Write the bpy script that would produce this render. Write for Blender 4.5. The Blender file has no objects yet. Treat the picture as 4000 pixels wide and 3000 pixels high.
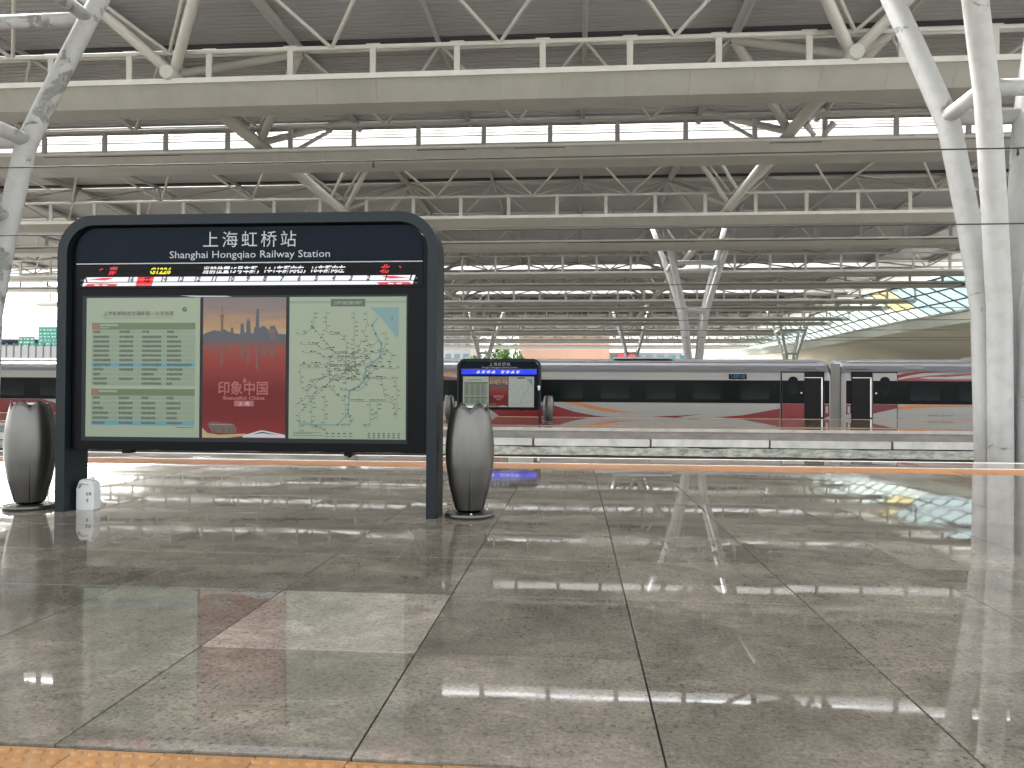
import bpy, math, random
from mathutils import Vector, Matrix
random.seed(7)
S = bpy.context.scene
COL = S.collection

# ------------------------------------------------------------------ camera
F, YAW, PITCH, ROLL = 3020.0, .0819, .0115, .0055
cy, sy, cp, sp, cr, sr = (math.cos(YAW), math.sin(YAW), math.cos(PITCH), math.sin(PITCH), math.cos(ROLL), math.sin(ROLL))
A_ = Matrix(((cy, sy, 0), (-sy, cy, 0), (0, 0, 1)))
B_ = Matrix(((1, 0, 0), (0, 0, -1), (0, 1, 0)))
P_ = Matrix(((1, 0, 0), (0, cp, sp), (0, -sp, cp)))
Q_ = Matrix(((cr, -sr, 0), (sr, cr, 0), (0, 0, 1)))
RM = Q_ @ P_ @ B_ @ A_
CAM_H = 1.17
cam = bpy.data.cameras.new('camera')
cam.sensor_width = 36; cam.lens = F / 4000 * 36; cam.clip_end = 3000; cam.clip_start = .05
co = bpy.data.objects.new('camera', cam); COL.objects.link(co)
m3 = Matrix((RM[0], -RM[1], -RM[2])).transposed()
co.matrix_world = Matrix.Translation((0, 0, CAM_H)) @ m3.to_4x4()
S.camera = co

# ------------------------------------------------------------------ world, sun, exposure
EXPO = 3.1
SKY = .15
SUN = 1.2
w = bpy.data.worlds.new('World'); S.world = w; w.use_nodes = True
nt = w.node_tree; bg = nt.nodes['Background']
sk = nt.nodes.new('ShaderNodeTexSky'); sk.sky_type = 'NISHITA'; sk.sun_disc = False
sk.sun_elevation = math.radians(50); sk.sun_rotation = math.radians(-50)
sk.air_density = 1.0; sk.dust_density = 6; sk.ozone_density = 1
hs = nt.nodes.new('ShaderNodeHueSaturation'); hs.inputs['Saturation'].default_value = .18
nt.links.new(sk.outputs[0], hs.inputs['Color']); nt.links.new(hs.outputs[0], bg.inputs[0])
bg.inputs[1].default_value = SKY
sl = bpy.data.lights.new('sun', 'SUN'); sl.energy = SUN; sl.angle = math.radians(12); sl.color = (1, .97, .91)
so = bpy.data.objects.new('sun', sl); COL.objects.link(so)
el, az = math.radians(50), math.radians(-50)      # light comes from the back left
d = Vector((math.sin(az) * math.cos(el), math.cos(az) * math.cos(el), math.sin(el)))
so.rotation_euler = d.to_track_quat('Z', 'Y').to_euler(); so.location = (0, -5, 60)
S.view_settings.view_transform = 'Standard'; S.view_settings.look = 'None'
S.view_settings.exposure = EXPO; S.view_settings.gamma = 1; S.view_settings.use_curve_mapping = False
S.render.engine = 'CYCLES'
S.cycles.max_bounces = 14; S.cycles.diffuse_bounces = 12; S.cycles.glossy_bounces = 5
S.cycles.transparent_max_bounces = 12; S.cycles.transmission_bounces = 6
S.cycles.use_denoising = True; S.cycles.caustics_reflective = False; S.cycles.caustics_refractive = False
S.cycles.sample_clamp_indirect = 6

# ------------------------------------------------------------------ materials
def srgb(r, g, b):
    f = lambda c: ((c / 255 + .055) / 1.055) ** 2.4 if c > 10 else c / 255 / 12.92
    return (f(r), f(g), f(b), 1)

def mat(name, col, rough=.5, metal=0, spec=.5, var=0, scale=6, bump=0, bscale=40, objvar=0, emit=0, stretch=None):
    m = bpy.data.materials.new(name); m.use_nodes = True
    n = m.node_tree; b = n.nodes['Principled BSDF']; L = n.links
    c = col if len(col) == 4 else (*col, 1)
    b.inputs['Base Color'].default_value = c; b.inputs['Roughness'].default_value = rough
    b.inputs['Metallic'].default_value = metal; b.inputs['Specular IOR Level'].default_value = spec
    geo = n.nodes.new('ShaderNodeNewGeometry'); src = geo.outputs['Position']
    if stretch:
        mp = n.nodes.new('ShaderNodeMapping'); mp.inputs['Scale'].default_value = stretch
        L.new(src, mp.inputs[0]); src = mp.outputs[0]
    last = None
    if var:
        t = n.nodes.new('ShaderNodeTexNoise'); t.inputs['Scale'].default_value = scale
        t.inputs['Detail'].default_value = 8; t.inputs['Roughness'].default_value = .65
        L.new(src, t.inputs['Vector'])
        r = n.nodes.new('ShaderNodeMapRange'); r.inputs[1].default_value = .25; r.inputs[2].default_value = .75
        r.inputs[3].default_value = 1 - var; r.inputs[4].default_value = 1 + var
        L.new(t.outputs[0], r.inputs[0])
        mx = n.nodes.new('ShaderNodeMix'); mx.data_type = 'RGBA'; mx.blend_type = 'MULTIPLY'
        mx.inputs['Factor'].default_value = 1; mx.inputs['A'].default_value = c
        L.new(r.outputs[0], mx.inputs['B']); last = mx.outputs['Result']
        rr = n.nodes.new('ShaderNodeMapRange'); rr.inputs[3].default_value = max(.02, rough - .1); rr.inputs[4].default_value = rough + .12
        L.new(t.outputs[0], rr.inputs[0]); L.new(rr.outputs[0], b.inputs['Roughness'])
    if objvar:
        oi = n.nodes.new('ShaderNodeObjectInfo')
        r = n.nodes.new('ShaderNodeMapRange'); r.inputs[3].default_value = 1 - objvar; r.inputs[4].default_value = 1 + objvar
        L.new(oi.outputs['Random'], r.inputs[0])
        mx = n.nodes.new('ShaderNodeMix'); mx.data_type = 'RGBA'; mx.blend_type = 'MULTIPLY'
        mx.inputs['Factor'].default_value = 1; mx.inputs['A'].default_value = c
        if last: L.new(last, mx.inputs['A'])
        L.new(r.outputs[0], mx.inputs['B']); last = mx.outputs['Result']
    if last: L.new(last, b.inputs['Base Color'])
    if bump:
        t = n.nodes.new('ShaderNodeTexNoise'); t.inputs['Scale'].default_value = bscale; t.inputs['Detail'].default_value = 4
        L.new(src, t.inputs['Vector'])
        bp = n.nodes.new('ShaderNodeBump'); bp.inputs['Strength'].default_value = bump; bp.inputs['Distance'].default_value = .01
        L.new(t.outputs[0], bp.inputs['Height']); L.new(bp.outputs[0], b.inputs['Normal'])
    if emit:
        b.inputs['Emission Color'].default_value = c; b.inputs['Emission Strength'].default_value = emit
        b.inputs['Base Color'].default_value = (c[0] * .03, c[1] * .03, c[2] * .03, 1)
    return m

def granite(name, col, dark):
    """wet polished granite: speckle, worn smears, pools of stronger gloss"""
    m = bpy.data.materials.new(name); m.use_nodes = True
    n = m.node_tree; b = n.nodes['Principled BSDF']; L = n.links
    geo = n.nodes.new('ShaderNodeNewGeometry')
    oi = n.nodes.new('ShaderNodeObjectInfo')
    def noise(s, d, r=.6, st=None, dist=0):
        t = n.nodes.new('ShaderNodeTexNoise'); t.inputs['Scale'].default_value = s; t.inputs['Detail'].default_value = d
        t.inputs['Roughness'].default_value = r; t.inputs['Distortion'].default_value = dist
        if st:
            mp = n.nodes.new('ShaderNodeMapping'); mp.inputs['Scale'].default_value = st
            mp.inputs['Rotation'].default_value = (0, 0, .35)
            L.new(geo.outputs['Position'], mp.inputs[0]); L.new(mp.outputs[0], t.inputs['Vector'])
        else: L.new(geo.outputs['Position'], t.inputs['Vector'])
        return t.outputs[0]
    def rng(v, a, b_, c, d_, clamp=True):
        r = n.nodes.new('ShaderNodeMapRange'); r.inputs[1].default_value = a; r.inputs[2].default_value = b_
        r.inputs[3].default_value = c; r.inputs[4].default_value = d_; r.clamp = clamp; L.new(v, r.inputs[0]); return r.outputs[0]
    def mth(op, a, b_):
        x = n.nodes.new('ShaderNodeMath'); x.operation = op
        for i, v in enumerate((a, b_)):
            if isinstance(v, (int, float)): x.inputs[i].default_value = v
            else: L.new(v, x.inputs[i])
        return x.outputs[0]
    big = noise(1.3, 5, .6, None, .5); mid = noise(6, 6, .7); fine = noise(55, 3, .7); smear = noise(4, 6, .7, (1.4, 1, 1), .8); pit = noise(38, 4, .75)
    spk = noise(130, 2, .5)
    v = mth('MULTIPLY', rng(big, .3, .7, .70, 1.24), rng(mid, .3, .7, .88, 1.12))
    v = mth('MULTIPLY', v, rng(fine, .3, .7, .74, 1.26))
    v = mth('MULTIPLY', v, rng(smear, .35, .7, .84, 1.12))
    v = mth('MULTIPLY', v, rng(oi.outputs['Random'], 0, 1, .86, 1.12))
    v = mth('MULTIPLY', v, rng(noise(1.9, 5, .62, (1, 1.5, 1), 1.2), .54, .60, 1, 1.2))
    pm_ = mth('MULTIPLY', mth('SUBTRACT', 1, rng(pit, .36, .47, .45, 1)), rng(noise(.9, 4, .6), .38, .60, .25, 1.15)); v = mth('MULTIPLY', v, mth('SUBTRACT', 1, pm_)); v = mth('ADD', v, rng(spk, .62, .72, 0, .45))
    mx = n.nodes.new('ShaderNodeMix'); mx.data_type = 'RGBA'; mx.inputs['A'].default_value = dark; mx.inputs['B'].default_value = col
    L.new(rng(mth('FRACT', mth('MULTIPLY', oi.outputs['Random'], 17.3), 0), 0, 1, .45, 1), mx.inputs['Factor'])
    m2 = n.nodes.new('ShaderNodeMix'); m2.data_type = 'RGBA'; m2.blend_type = 'MULTIPLY'; m2.inputs['Factor'].default_value = 1
    L.new(mx.outputs['Result'], m2.inputs['A']); L.new(v, m2.inputs['B'])
    # dark damp blotches
    bl = rng(noise(2.6, 7, .75, (1, 1.8, 1), .3), .56, .70, 0, .5)
    m3_ = n.nodes.new('ShaderNodeMix'); m3_.data_type = 'RGBA'; L.new(bl, m3_.inputs['Factor'])
    L.new(m2.outputs['Result'], m3_.inputs['A']); m3_.inputs['B'].default_value = (dark[0] * .45, dark[1] * .45, dark[2] * .45, 1)
    L.new(m3_.outputs['Result'], b.inputs['Base Color'])
    dist = n.nodes.new('ShaderNodeSeparateXYZ'); L.new(geo.outputs['Position'], dist.inputs[0])
    rg = mth('ADD', rng(big, .40, .62, .006, .045), rng(fine, .4, .8, 0, .015))
    L.new(rg, b.inputs['Roughness'])
    b.inputs['Specular IOR Level'].default_value = .5
    bp = n.nodes.new('ShaderNodeBump'); bp.inputs['Strength'].default_value = .011; bp.inputs['Distance'].default_value = .02
    L.new(mth('ADD', noise(2.2, 2, .4), mth('MULTIPLY', fine, .06)), bp.inputs['Height'])
    L.new(bp.outputs[0], b.inputs['Normal'])
    return m

def peel(name, lo, hi):
    """white paint, flaking: primer shows through in torn patches with curled edges"""
    m = bpy.data.materials.new(name); m.use_nodes = True
    n = m.node_tree; b = n.nodes['Principled BSDF']; L = n.links
    geo = n.nodes.new('ShaderNodeNewGeometry')
    t = n.nodes.new('ShaderNodeTexNoise'); t.inputs['Scale'].default_value = 1.1; t.inputs['Detail'].default_value = 9
    t.inputs['Roughness'].default_value = .68; t.inputs['Distortion'].default_value = .6
    L.new(geo.outputs['Position'], t.inputs['Vector'])
    r = n.nodes.new('ShaderNodeMapRange'); r.inputs[1].default_value = lo; r.inputs[2].default_value = hi
    L.new(t.outputs[0], r.inputs[0])
    g = n.nodes.new('ShaderNodeTexNoise'); g.inputs['Scale'].default_value = 3; g.inputs['Detail'].default_value = 6
    L.new(geo.outputs['Position'], g.inputs['Vector'])
    cr_ = n.nodes.new('ShaderNodeMix'); cr_.data_type = 'RGBA'
    cr_.inputs['A'].default_value = (.445, .45, .435, 1); cr_.inputs['B'].default_value = (.49, .50, .50, 1)
    r2 = n.nodes.new('ShaderNodeMapRange'); r2.inputs[1].default_value = .35; r2.inputs[2].default_value = .55
    L.new(g.outputs[0], r2.inputs[0]); L.new(r2.outputs[0], cr_.inputs['Factor'])
    mx = n.nodes.new('ShaderNodeMix'); mx.data_type = 'RGBA'
    L.new(r.outputs[0], mx.inputs['Factor']); L.new(cr_.outputs['Result'], mx.inputs['A'])
    pr = n.nodes.new('ShaderNodeMix'); pr.data_type = 'RGBA'; pr.inputs['A'].default_value = (.16, .17, .15, 1); pr.inputs['B'].default_value = (.36, .37, .34, 1)
    g2 = n.nodes.new('ShaderNodeTexNoise'); g2.inputs['Scale'].default_value = 9; L.new(geo.outputs['Position'], g2.inputs['Vector'])
    L.new(g2.outputs[0], pr.inputs['Factor']); L.new(pr.outputs['Result'], mx.inputs['B'])
    L.new(mx.outputs['Result'], b.inputs['Base Color'])
    b.inputs['Roughness'].default_value = .5
    bp = n.nodes.new('ShaderNodeBump'); bp.inputs['Strength'].default_value = .7; bp.inputs['Distance'].default_value = .03; bp.invert = True
    L.new(r.outputs[0], bp.inputs['Height'])
    b2 = n.nodes.new('ShaderNodeBump'); b2.inputs['Strength'].default_value = .06; b2.inputs['Distance'].default_value = .02
    L.new(g.outputs[0], b2.inputs['Height']); L.new(bp.outputs[0], b2.inputs['Normal']); L.new(b2.outputs[0], b.inputs['Normal'])
    return m

M = dict(
    granite=granite('wet_granite', (.262, .233, .190, 1), (.200, .181, .150, 1)),
    granite_pale=granite('wet_granite_pale', (.38, .34, .285, 1), (.36, .325, .275, 1)),
    grout=mat('joint_dark', (.025, .024, .022), .7),
    tact=mat('tactile_orange', (.43, .215, .07), .45, var=.12, scale=9, objvar=.08, bump=.15, bscale=60),
    tact2=mat('tactile_orange_far', (.42, .21, .095), .4, var=.1, scale=3, objvar=.08),
    line=mat('line_white', (.7, .68, .64), .45, var=.15, scale=3),
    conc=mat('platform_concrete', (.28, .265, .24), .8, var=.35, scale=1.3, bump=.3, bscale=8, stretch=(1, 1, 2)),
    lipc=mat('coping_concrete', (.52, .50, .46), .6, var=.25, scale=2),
    block=mat('white_block', (.66, .66, .62), .7, var=.22, scale=2.2, objvar=.06, bump=.2, bscale=9),
    weath=mat('weathered_concrete', (.46, .47, .41), .9, var=.75, scale=3.2, bump=.9, bscale=7, stretch=(1, 1, 2.4)),
    bed=mat('track_bed', (.38, .36, .33), .9, var=.3, scale=5),
    stain=mat('rust_stain', (.09, .065, .045), .9, var=.5, scale=8),
    bounce=mat('bounce_slab_pale', (.55, .54, .50), .8, var=.1, scale=.3),
    bedd=mat('track_bed_dark', (.22, .21, .19), .9, var=.3, scale=5),
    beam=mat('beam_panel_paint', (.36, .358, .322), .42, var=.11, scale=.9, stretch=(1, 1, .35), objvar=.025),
    beamlip=mat('beam_paint_pale', (.62, .615, .575), .4, var=.06, scale=2),
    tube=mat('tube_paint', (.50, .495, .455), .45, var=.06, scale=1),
    tubed=mat('frame_paint_dark', (.38, .378, .36), .5, var=.06, scale=1),
    deck=mat('deck_sheet', (.43, .433, .435), .55, var=.10, scale=.25, stretch=(.3, 1, 1)),
    dark=mat('dark_gap_and_shade', (.05, .05, .055), .8),
    louv=mat('louvre_white', (.8, .8, .78), .5), blade=mat('louvre_blade', (.45, .45, .42), .5),
    slate=mat('sign_slate', (.010, .0155, .019), .42, spec=.22, var=.1, scale=3),
    black=mat('sign_black', (.002, .0028, .0032), .35, spec=.1),
    navy=mat('header_navy', (.0035, .008, .0145), .4, spec=.08, var=.12, scale=2),
    letter=mat('sign_lettering', (0.385, 0.406, 0.42), .5),
    paperg=mat('paper_green', (0.218, 0.264, 0.185), .35, spec=.4),
    row1=mat('print_row_green', (0.149, 0.198, 0.132), .35),
    row2=mat('print_header_green', (0.066, 0.106, 0.0363), .35),
    rowb=mat('print_row_blue', (0.066, 0.198, 0.238), .35),
    ink=mat('print_ink', (0.0495, 0.066, 0.0429), .4),
    inkl=mat('print_ink_soft', (0.0924, 0.119, 0.0792), .4),
    maproad=mat('print_map_line', (0.0792, 0.099, 0.066), .4),
    water=mat('print_water', (.105, .20, .20), .35),
    red=mat('print_red', (0.112, 0.015, 0.0142), .3),
    red2=mat('print_red_light', (0.165, 0.0375, 0.03), .3),
    redt=mat('print_red_text', (0.247, 0.06, 0.0525), .35),
    sunA=mat('print_sky_grey', (0.178, 0.152, 0.139), .3), sunB=mat('print_sky_peach', (0.238, 0.165, 0.119), .3), sunC=mat('print_sky_amber', (0.251, 0.165, 0.0924), .3),
    sil=mat('print_skyline', (0.0297, 0.0363, 0.0462), .3), silb=mat('print_skyline_brown', (0.0792, 0.0462, 0.033), .3), silr=mat('print_reflected_skyline', (0.0858, 0.0231, 0.0198), .3),
    cream=mat('print_cream', (0.297, 0.218, 0.119), .3),
    steel=mat('brushed_steel', (.13, .127, .118), .36, metal=.85, var=.08, scale=3, stretch=(6, 6, .6)),
    steell=mat('steel_rim', (.72, .71, .68), .3, metal=.6),
    jug=mat('white_plastic', (.60, .62, .60), .35),
    wire=mat('wire', (.03, .03, .032), .6),
    twhite=mat('train_white', (.37, .37, .355), .2, var=.03, scale=.6),
    troof=mat('train_roof_grey', (.30, .305, .33), .3, metal=.55),
    tblack=mat('train_window_band', (.003, .0045, .005), .2, spec=.12),
    tglass=mat('train_window_glass', (.003, .008, .009), .1, spec=.22),
    tint=mat('train_interior_dark', (.004, .004, .005), .8),
    tred=mat('train_red', (.21, .014, .017), .25), tdred=mat('train_dark_red', (.16, .014, .018), .25), torg=mat('train_orange', (.58, .20, .045), .28),
    tgrey=mat('train_gangway', (.22, .22, .20), .6), 
    sof=mat('soffit_shell', (.80, .77, .66), .7, var=.18, scale=.06), fas=mat('soffit_fascia', (.68, .72, .64), .6, var=.1, scale=.2),
    mull=mat('mullion', (.06, .075, .07), .5),
    bwhite=mat('far_white_wall', (.24, .24, .24), .8), bor=mat('far_orange_wall', (.36, .215, .155), .8, var=.08, scale=.1), bglass=mat('far_window', (.10, .14, .16), .2),
    bteal=mat('far_teal', (.04, .15, .15), .4), bblue=mat('blue_roof', (.025, .06, .12), .6), bgrey=mat('far_grey', (.13, .13, .125), .8), hill=mat('far_hill', (.055, .07, .055), .9),
    sgreen=mat('road_sign_green', (.008, .17, .115), .5), swhite=mat('road_sign_white', (.3, .33, .32), .5), bredd=mat('far_red', (.6, .07, .06), .6),
    leaf=mat('leaf', (.05, .11, .015), .6, var=.35, scale=.8, objvar=.15), bark=mat('bark', (.10, .08, .06), .9),
    lamp=mat('horn_grey', (.5, .49, .46), .5), grass=mat('far_ground', (.36, .36, .34), .9, var=.2, scale=.05),
)
def ramp_mat(name, stops, z0, z1, streak):
    m = bpy.data.materials.new(name); m.use_nodes = True; n = m.node_tree; b = n.nodes['Principled BSDF']; L = n.links
    tc = n.nodes.new('ShaderNodeTexCoord'); sp = n.nodes.new('ShaderNodeSeparateXYZ'); L.new(tc.outputs['Object'], sp.inputs[0])
    mp = n.nodes.new('ShaderNodeMapping'); mp.inputs['Scale'].default_value = (1.2, 1, 9); L.new(tc.outputs['Object'], mp.inputs[0])
    t = n.nodes.new('ShaderNodeTexNoise'); t.inputs['Scale'].default_value = 2.2; t.inputs['Detail'].default_value = 4; L.new(mp.outputs[0], t.inputs['Vector'])
    mr = n.nodes.new('ShaderNodeMapRange'); mr.inputs[1].default_value = z1; mr.inputs[2].default_value = z0; L.new(sp.outputs['Z'], mr.inputs[0])
    a = n.nodes.new('ShaderNodeMath'); a.operation = 'MULTIPLY_ADD'; a.inputs[1].default_value = streak; L.new(t.outputs[0], a.inputs[0]); L.new(mr.outputs[0], a.inputs[2])
    a2 = n.nodes.new('ShaderNodeMath'); a2.operation = 'SUBTRACT'; a2.inputs[1].default_value = streak * .5; L.new(a.outputs[0], a2.inputs[0])
    cr_ = n.nodes.new('ShaderNodeValToRGB'); e = cr_.color_ramp.elements
    while len(e) < len(stops): e.new(.5)
    for q, (p, c) in zip(e, stops): q.position = p; q.color = (*c, 1)
    L.new(a2.outputs[0], cr_.inputs[0]); L.new(cr_.outputs[0], b.inputs['Base Color']); b.inputs['Roughness'].default_value = .3; b.inputs['Specular IOR Level'].default_value = .15
    return m
M['skyg'] = ramp_mat('print_sunset_sky', [(0, (.155, .135, .135)), (.3, (.19, .145, .13)), (.6, (.30, .19, .11)), (.8, (.34, .23, .13)), (1, (.26, .24, .19))], 1.65, 2.07, .5)
M['redg'] = ramp_mat('print_red_fade', [(0, (.21, .055, .04)), (.2, (.19, .034, .028)), (.5, (.105, .013, .014)), (.75, (.12, .014, .015)), (1, (.17, .022, .02))], .72, 1.6, .08)
M['led_w'] = mat('led_white', (.9, .9, .95), .5, emit=.125); M['led_r'] = mat('led_red', (.9, .0, .015), .5, emit=.12)
M['led_y'] = mat('led_yellow', (.85, .8, .0), .5, emit=.13); M['led_b'] = mat('led_blue', (.0, .0, .95), .5, emit=.13)
M['paperw'] = mat('paper_pale', (.30, .34, .31), .35)
M['led_bl'] = mat('led_light_blue', (.0, .09, 1.0), .5, emit=.14); M['led_d'] = mat('led_ink', (.02, .02, .03), .5)
M['disp'] = mat('display_blue', (.03, .16, .5), .4, emit=.1)
M['peel_l'] = peel('peeling_paint_heavy', .545, .57); M['peel_r'] = peel('peeling_paint_light', .62, .635); M['tubew'] = peel('column_paint', .72, .75)

def glassmat(name, col, fac):
    m = bpy.data.materials.new(name); m.use_nodes = True; n = m.node_tree
    for x in list(n.nodes): n.nodes.remove(x)
    o = n.nodes.new('ShaderNodeOutputMaterial'); t = n.nodes.new('ShaderNodeBsdfTransparent'); t.inputs[0].default_value = col
    g = n.nodes.new('ShaderNodeBsdfGlossy'); g.inputs['Roughness'].default_value = .05
    dfs = n.nodes.new('ShaderNodeBsdfTranslucent'); dfs.inputs[0].default_value = col
    m1 = n.nodes.new('ShaderNodeMixShader'); m1.inputs[0].default_value = fac
    m2 = n.nodes.new('ShaderNodeMixShader'); m2.inputs[0].default_value = .06
    n.links.new(t.outputs[0], m1.inputs[1]); n.links.new(dfs.outputs[0], m1.inputs[2])
    n.links.new(m1.outputs[0], m2.inputs[1]); n.links.new(g.outputs[0], m2.inputs[2]); n.links.new(m2.outputs[0], o.inputs[0])
    return m
M['latg'] = glassmat('green_tinted_glass', (.62, .71, .66, 1), .35)
M['latb'] = glassmat('blue_grey_glass', (.36, .46, .46, 1), .35)
M['laty'] = glassmat('yellow_glass', (.72, .62, .30, 1), .35)

# ------------------------------------------------------------------ mesh helper
class MB:
    def __init__(s): s.v, s.f, s.m, s.sm, s.mats = [], [], [], [], []
    def mi(s, m):
        m = M[m] if isinstance(m, str) else m
        if m not in s.mats: s.mats.append(m)
        return s.mats.index(m)
    def add(s, vs, fs, m, smooth=False):
        k = len(s.v); i = s.mi(m); s.v += [tuple(x) for x in vs]
        for f in fs: s.f.append([k + j for j in f]); s.m.append(i); s.sm.append(smooth)
        return s
    def box(s, x0, x1, y0, y1, z0, z1, m, T=None):
        vs = [Vector((x, y, z)) for z in (z0, z1) for y in (y0, y1) for x in (x0, x1)]
        if T: vs = [T @ q for q in vs]
        return s.add(vs, [(0, 2, 3, 1), (4, 5, 7, 6), (0, 1, 5, 4), (2, 6, 7, 3), (0, 4, 6, 2), (1, 3, 7, 5)], m)
    def tube(s, p, q, r, m, n=8, r2=None, caps=True):
        return s.path([p, q], [r, r if r2 is None else r2], m, n, caps)
    def path(s, pts, rs, m, n=8, caps=True):
        pts = [Vector(p) for p in pts]
        if not isinstance(rs, (list, tuple)): rs = [rs] * len(pts)
        vs = []; up = None
        for i, p in enumerate(pts):
            a = pts[max(i - 1, 0)]; b = pts[min(i + 1, len(pts) - 1)]; t = (b - a).normalized()
            if up is None: up = Vector((0, 0, 1)) if abs(t.z) < .9 else Vector((1, 0, 0))
            u = (up - t * up.dot(t)).normalized(); v = t.cross(u); up = u
            for k in range(n):
                an = 2 * math.pi * k / n; vs.append(p + (u * math.cos(an) + v * math.sin(an)) * rs[i])
        fs = [(i * n + k, i * n + (k + 1) % n, (i + 1) * n + (k + 1) % n, (i + 1) * n + k) for i in range(len(pts) - 1) for k in range(n)]
        s.add(vs, fs, m, True)
        if caps:
            e = len(s.v) - len(vs)
            i = s.mi(m)
            s.f.append([e + k for k in reversed(range(n))]); s.m.append(i); s.sm.append(False)
            s.f.append([e + (len(pts) - 1) * n + k for k in range(n)]); s.m.append(i); s.sm.append(False)
        return s
    def prism(s, prof, x0, x1, m, closed=True, smooth=False):
        """profile of (y, z) run along X"""
        n = len(prof); vs = [(x0, y, z) for y, z in prof] + [(x1, y, z) for y, z in prof]
        fs = [(i, n + i, n + (i + 1) % n, (i + 1) % n) for i in range(n if closed else n - 1)]
        s.add(vs, fs, m, smooth)
        if closed:
            e = len(s.v) - 2 * n; i = s.mi(m)
            s.f.append([e + k for k in range(n)]); s.m.append(i); s.sm.append(False)
            s.f.append([e + n + k for k in reversed(range(n))]); s.m.append(i); s.sm.append(False)
        return s
    def rect(s, x0, x1, z0, z1, y, m): return s.add([(x0, y, z0), (x1, y, z0), (x1, y, z1), (x0, y, z1)], [(0, 1, 2, 3)], m)
    def poly(s, pts, y, m): return s.add([(x, y, z) for x, z in pts], [tuple(range(len(pts)))], m)
    def plate(s, pts, y0, y1, m):
        """polygon in XZ given thickness from y0 (front) to y1"""
        n = len(pts); vs = [(x, y0, z) for x, z in pts] + [(x, y1, z) for x, z in pts]
        fs = [tuple(range(n)), tuple(reversed(range(n, 2 * n)))] + [(i, i + n, (i + 1) % n + n, (i + 1) % n) for i in range(n)]
        return s.add(vs, fs, m)
    def mesh(s, name):
        me = bpy.data.meshes.new(name); me.from_pydata(s.v, [], s.f)
        for x in s.mats: me.materials.append(x)
        me.polygons.foreach_set('material_index', s.m); me.polygons.foreach_set('use_smooth', s.sm)
        me.update(); return me
    def build(s, name, parent=None, loc=(0, 0, 0), kind=None, label=None):
        return link(name, s.mesh(name), parent, loc, kind, label)

def link(name, me, parent=None, loc=(0, 0, 0), kind=None, label=None):
    o = bpy.data.objects.new(name, me); COL.objects.link(o); o.location = loc
    if parent: o.parent = parent
    if kind: o['kind'] = kind
    if label: o['label'] = label
    return o
def thing(name, label, cat, loc=(0, 0, 0), group=None):
    o = bpy.data.objects.new(name, None); COL.objects.link(o); o.location = loc; o.empty_display_size = .2
    o['label'] = label; o['category'] = cat
    if group: o['group'] = group
    return o
def tag(o, label, cat, group=None):
    o['label'] = label; o['category'] = cat
    if group: o['group'] = group
    return o
def copy_tree(o, parent=None):
    c = o.copy(); COL.objects.link(c)
    if parent: c.parent = parent
    for ch in [x for x in bpy.data.objects if x.parent == o]: copy_tree(ch, c)
    return c
def text_mesh(body, size, x, z, y, m, name='lettering', parent=None, loc=(0, 0, 0), width=None, shear=0, align='CENTER', bold=0, space=1):
    cu = bpy.data.curves.new(name, 'FONT'); cu.body = body; cu.size = size; cu.resolution_u = 2; cu.shear = shear
    cu.align_x = align; cu.offset = bold; cu.space_character = space
    ob = bpy.data.objects.new(name, cu); COL.objects.link(ob); bpy.context.view_layer.update()
    me = bpy.data.meshes.new_from_object(ob.evaluated_get(bpy.context.evaluated_depsgraph_get()))
    bpy.data.objects.remove(ob); bpy.data.curves.remove(cu)
    xs = [v.co.x for v in me.vertices]; k = 1
    if width and xs: k = width / (max(xs) - min(xs))
    for v in me.vertices: v.co = Vector((x + v.co.x * k, y, z + v.co.y))
    me.materials.clear(); me.materials.append(M[m])
    return link(name, me, parent, loc)
def merge_text(mb, me_obj, m):
    me = me_obj.data; mb.add([v.co[:] for v in me.vertices], [tuple(p.vertices) for p in me.polygons], m)
    bpy.data.objects.remove(me_obj); bpy.data.meshes.remove(me)

# ================================================================== GROUND AND PLATFORMS
MB().add([(-900, -300, -2.2), (900, -300, -2.2), (900, 1500, -2.2), (-900, 1500, -2.2)], [(0, 1, 2, 3)], 'grass').build('ground', kind='structure')
PITCH_P = 25.35
MB().box(-160, 160, -12, 52, -2.1, -1.35, 'bed').build('track_bed', kind='structure')
MB().box(-160, 160, 52.01, 260, -2.1, -1.352, 'bedd').build('track_bed', kind='structure')  # bed colour darkened here to dim the light under the far roof

def view_x(Y): return -.77 * Y - 1.5, .60 * Y + 1.5
# -- near platform
body = MB().box(-90, 90, .5, 14.02, -1.3, -.035, 'conc').build('platform', kind='structure')
MB().box(-90, 90, 2.0, 13.98, -.035, -.012, 'grout').build('bedding', body)
def tile_mesh(w, d, m='granite', t=.03, bv=.0012):
    mb = MB(); hw, hd = w / 2, d / 2
    vs = [(-hw, -hd, -t), (hw, -hd, -t), (hw, hd, -t), (-hw, hd, -t), (-hw, -hd, -bv), (hw, -hd, -bv), (hw, hd, -bv), (-hw, hd, -bv),
          (-hw + bv, -hd + bv, 0), (hw - bv, -hd + bv, 0), (hw - bv, hd - bv, 0), (-hw + bv, hd - bv, 0)]
    fs = [(0, 1, 5, 4), (1, 2, 6, 5), (2, 3, 7, 6), (3, 0, 4, 7), (4, 5, 9, 8), (5, 6, 10, 9), (6, 7, 11, 10), (7, 4, 8, 11), (8, 9, 10, 11)]
    return mb.add(vs, fs, m).mesh('tile')
g = .007
tm = tile_mesh(1.0 - g, 1.0 - g); tl = tile_mesh(1.0 - g, .49); te = tile_mesh(1.0 - g, 1.03)
rows = [(2.435 + i + .5, tm) for i in range(9)] + [(11.435 + .25, tl), (13.465, te)]
rest = MB()
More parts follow.
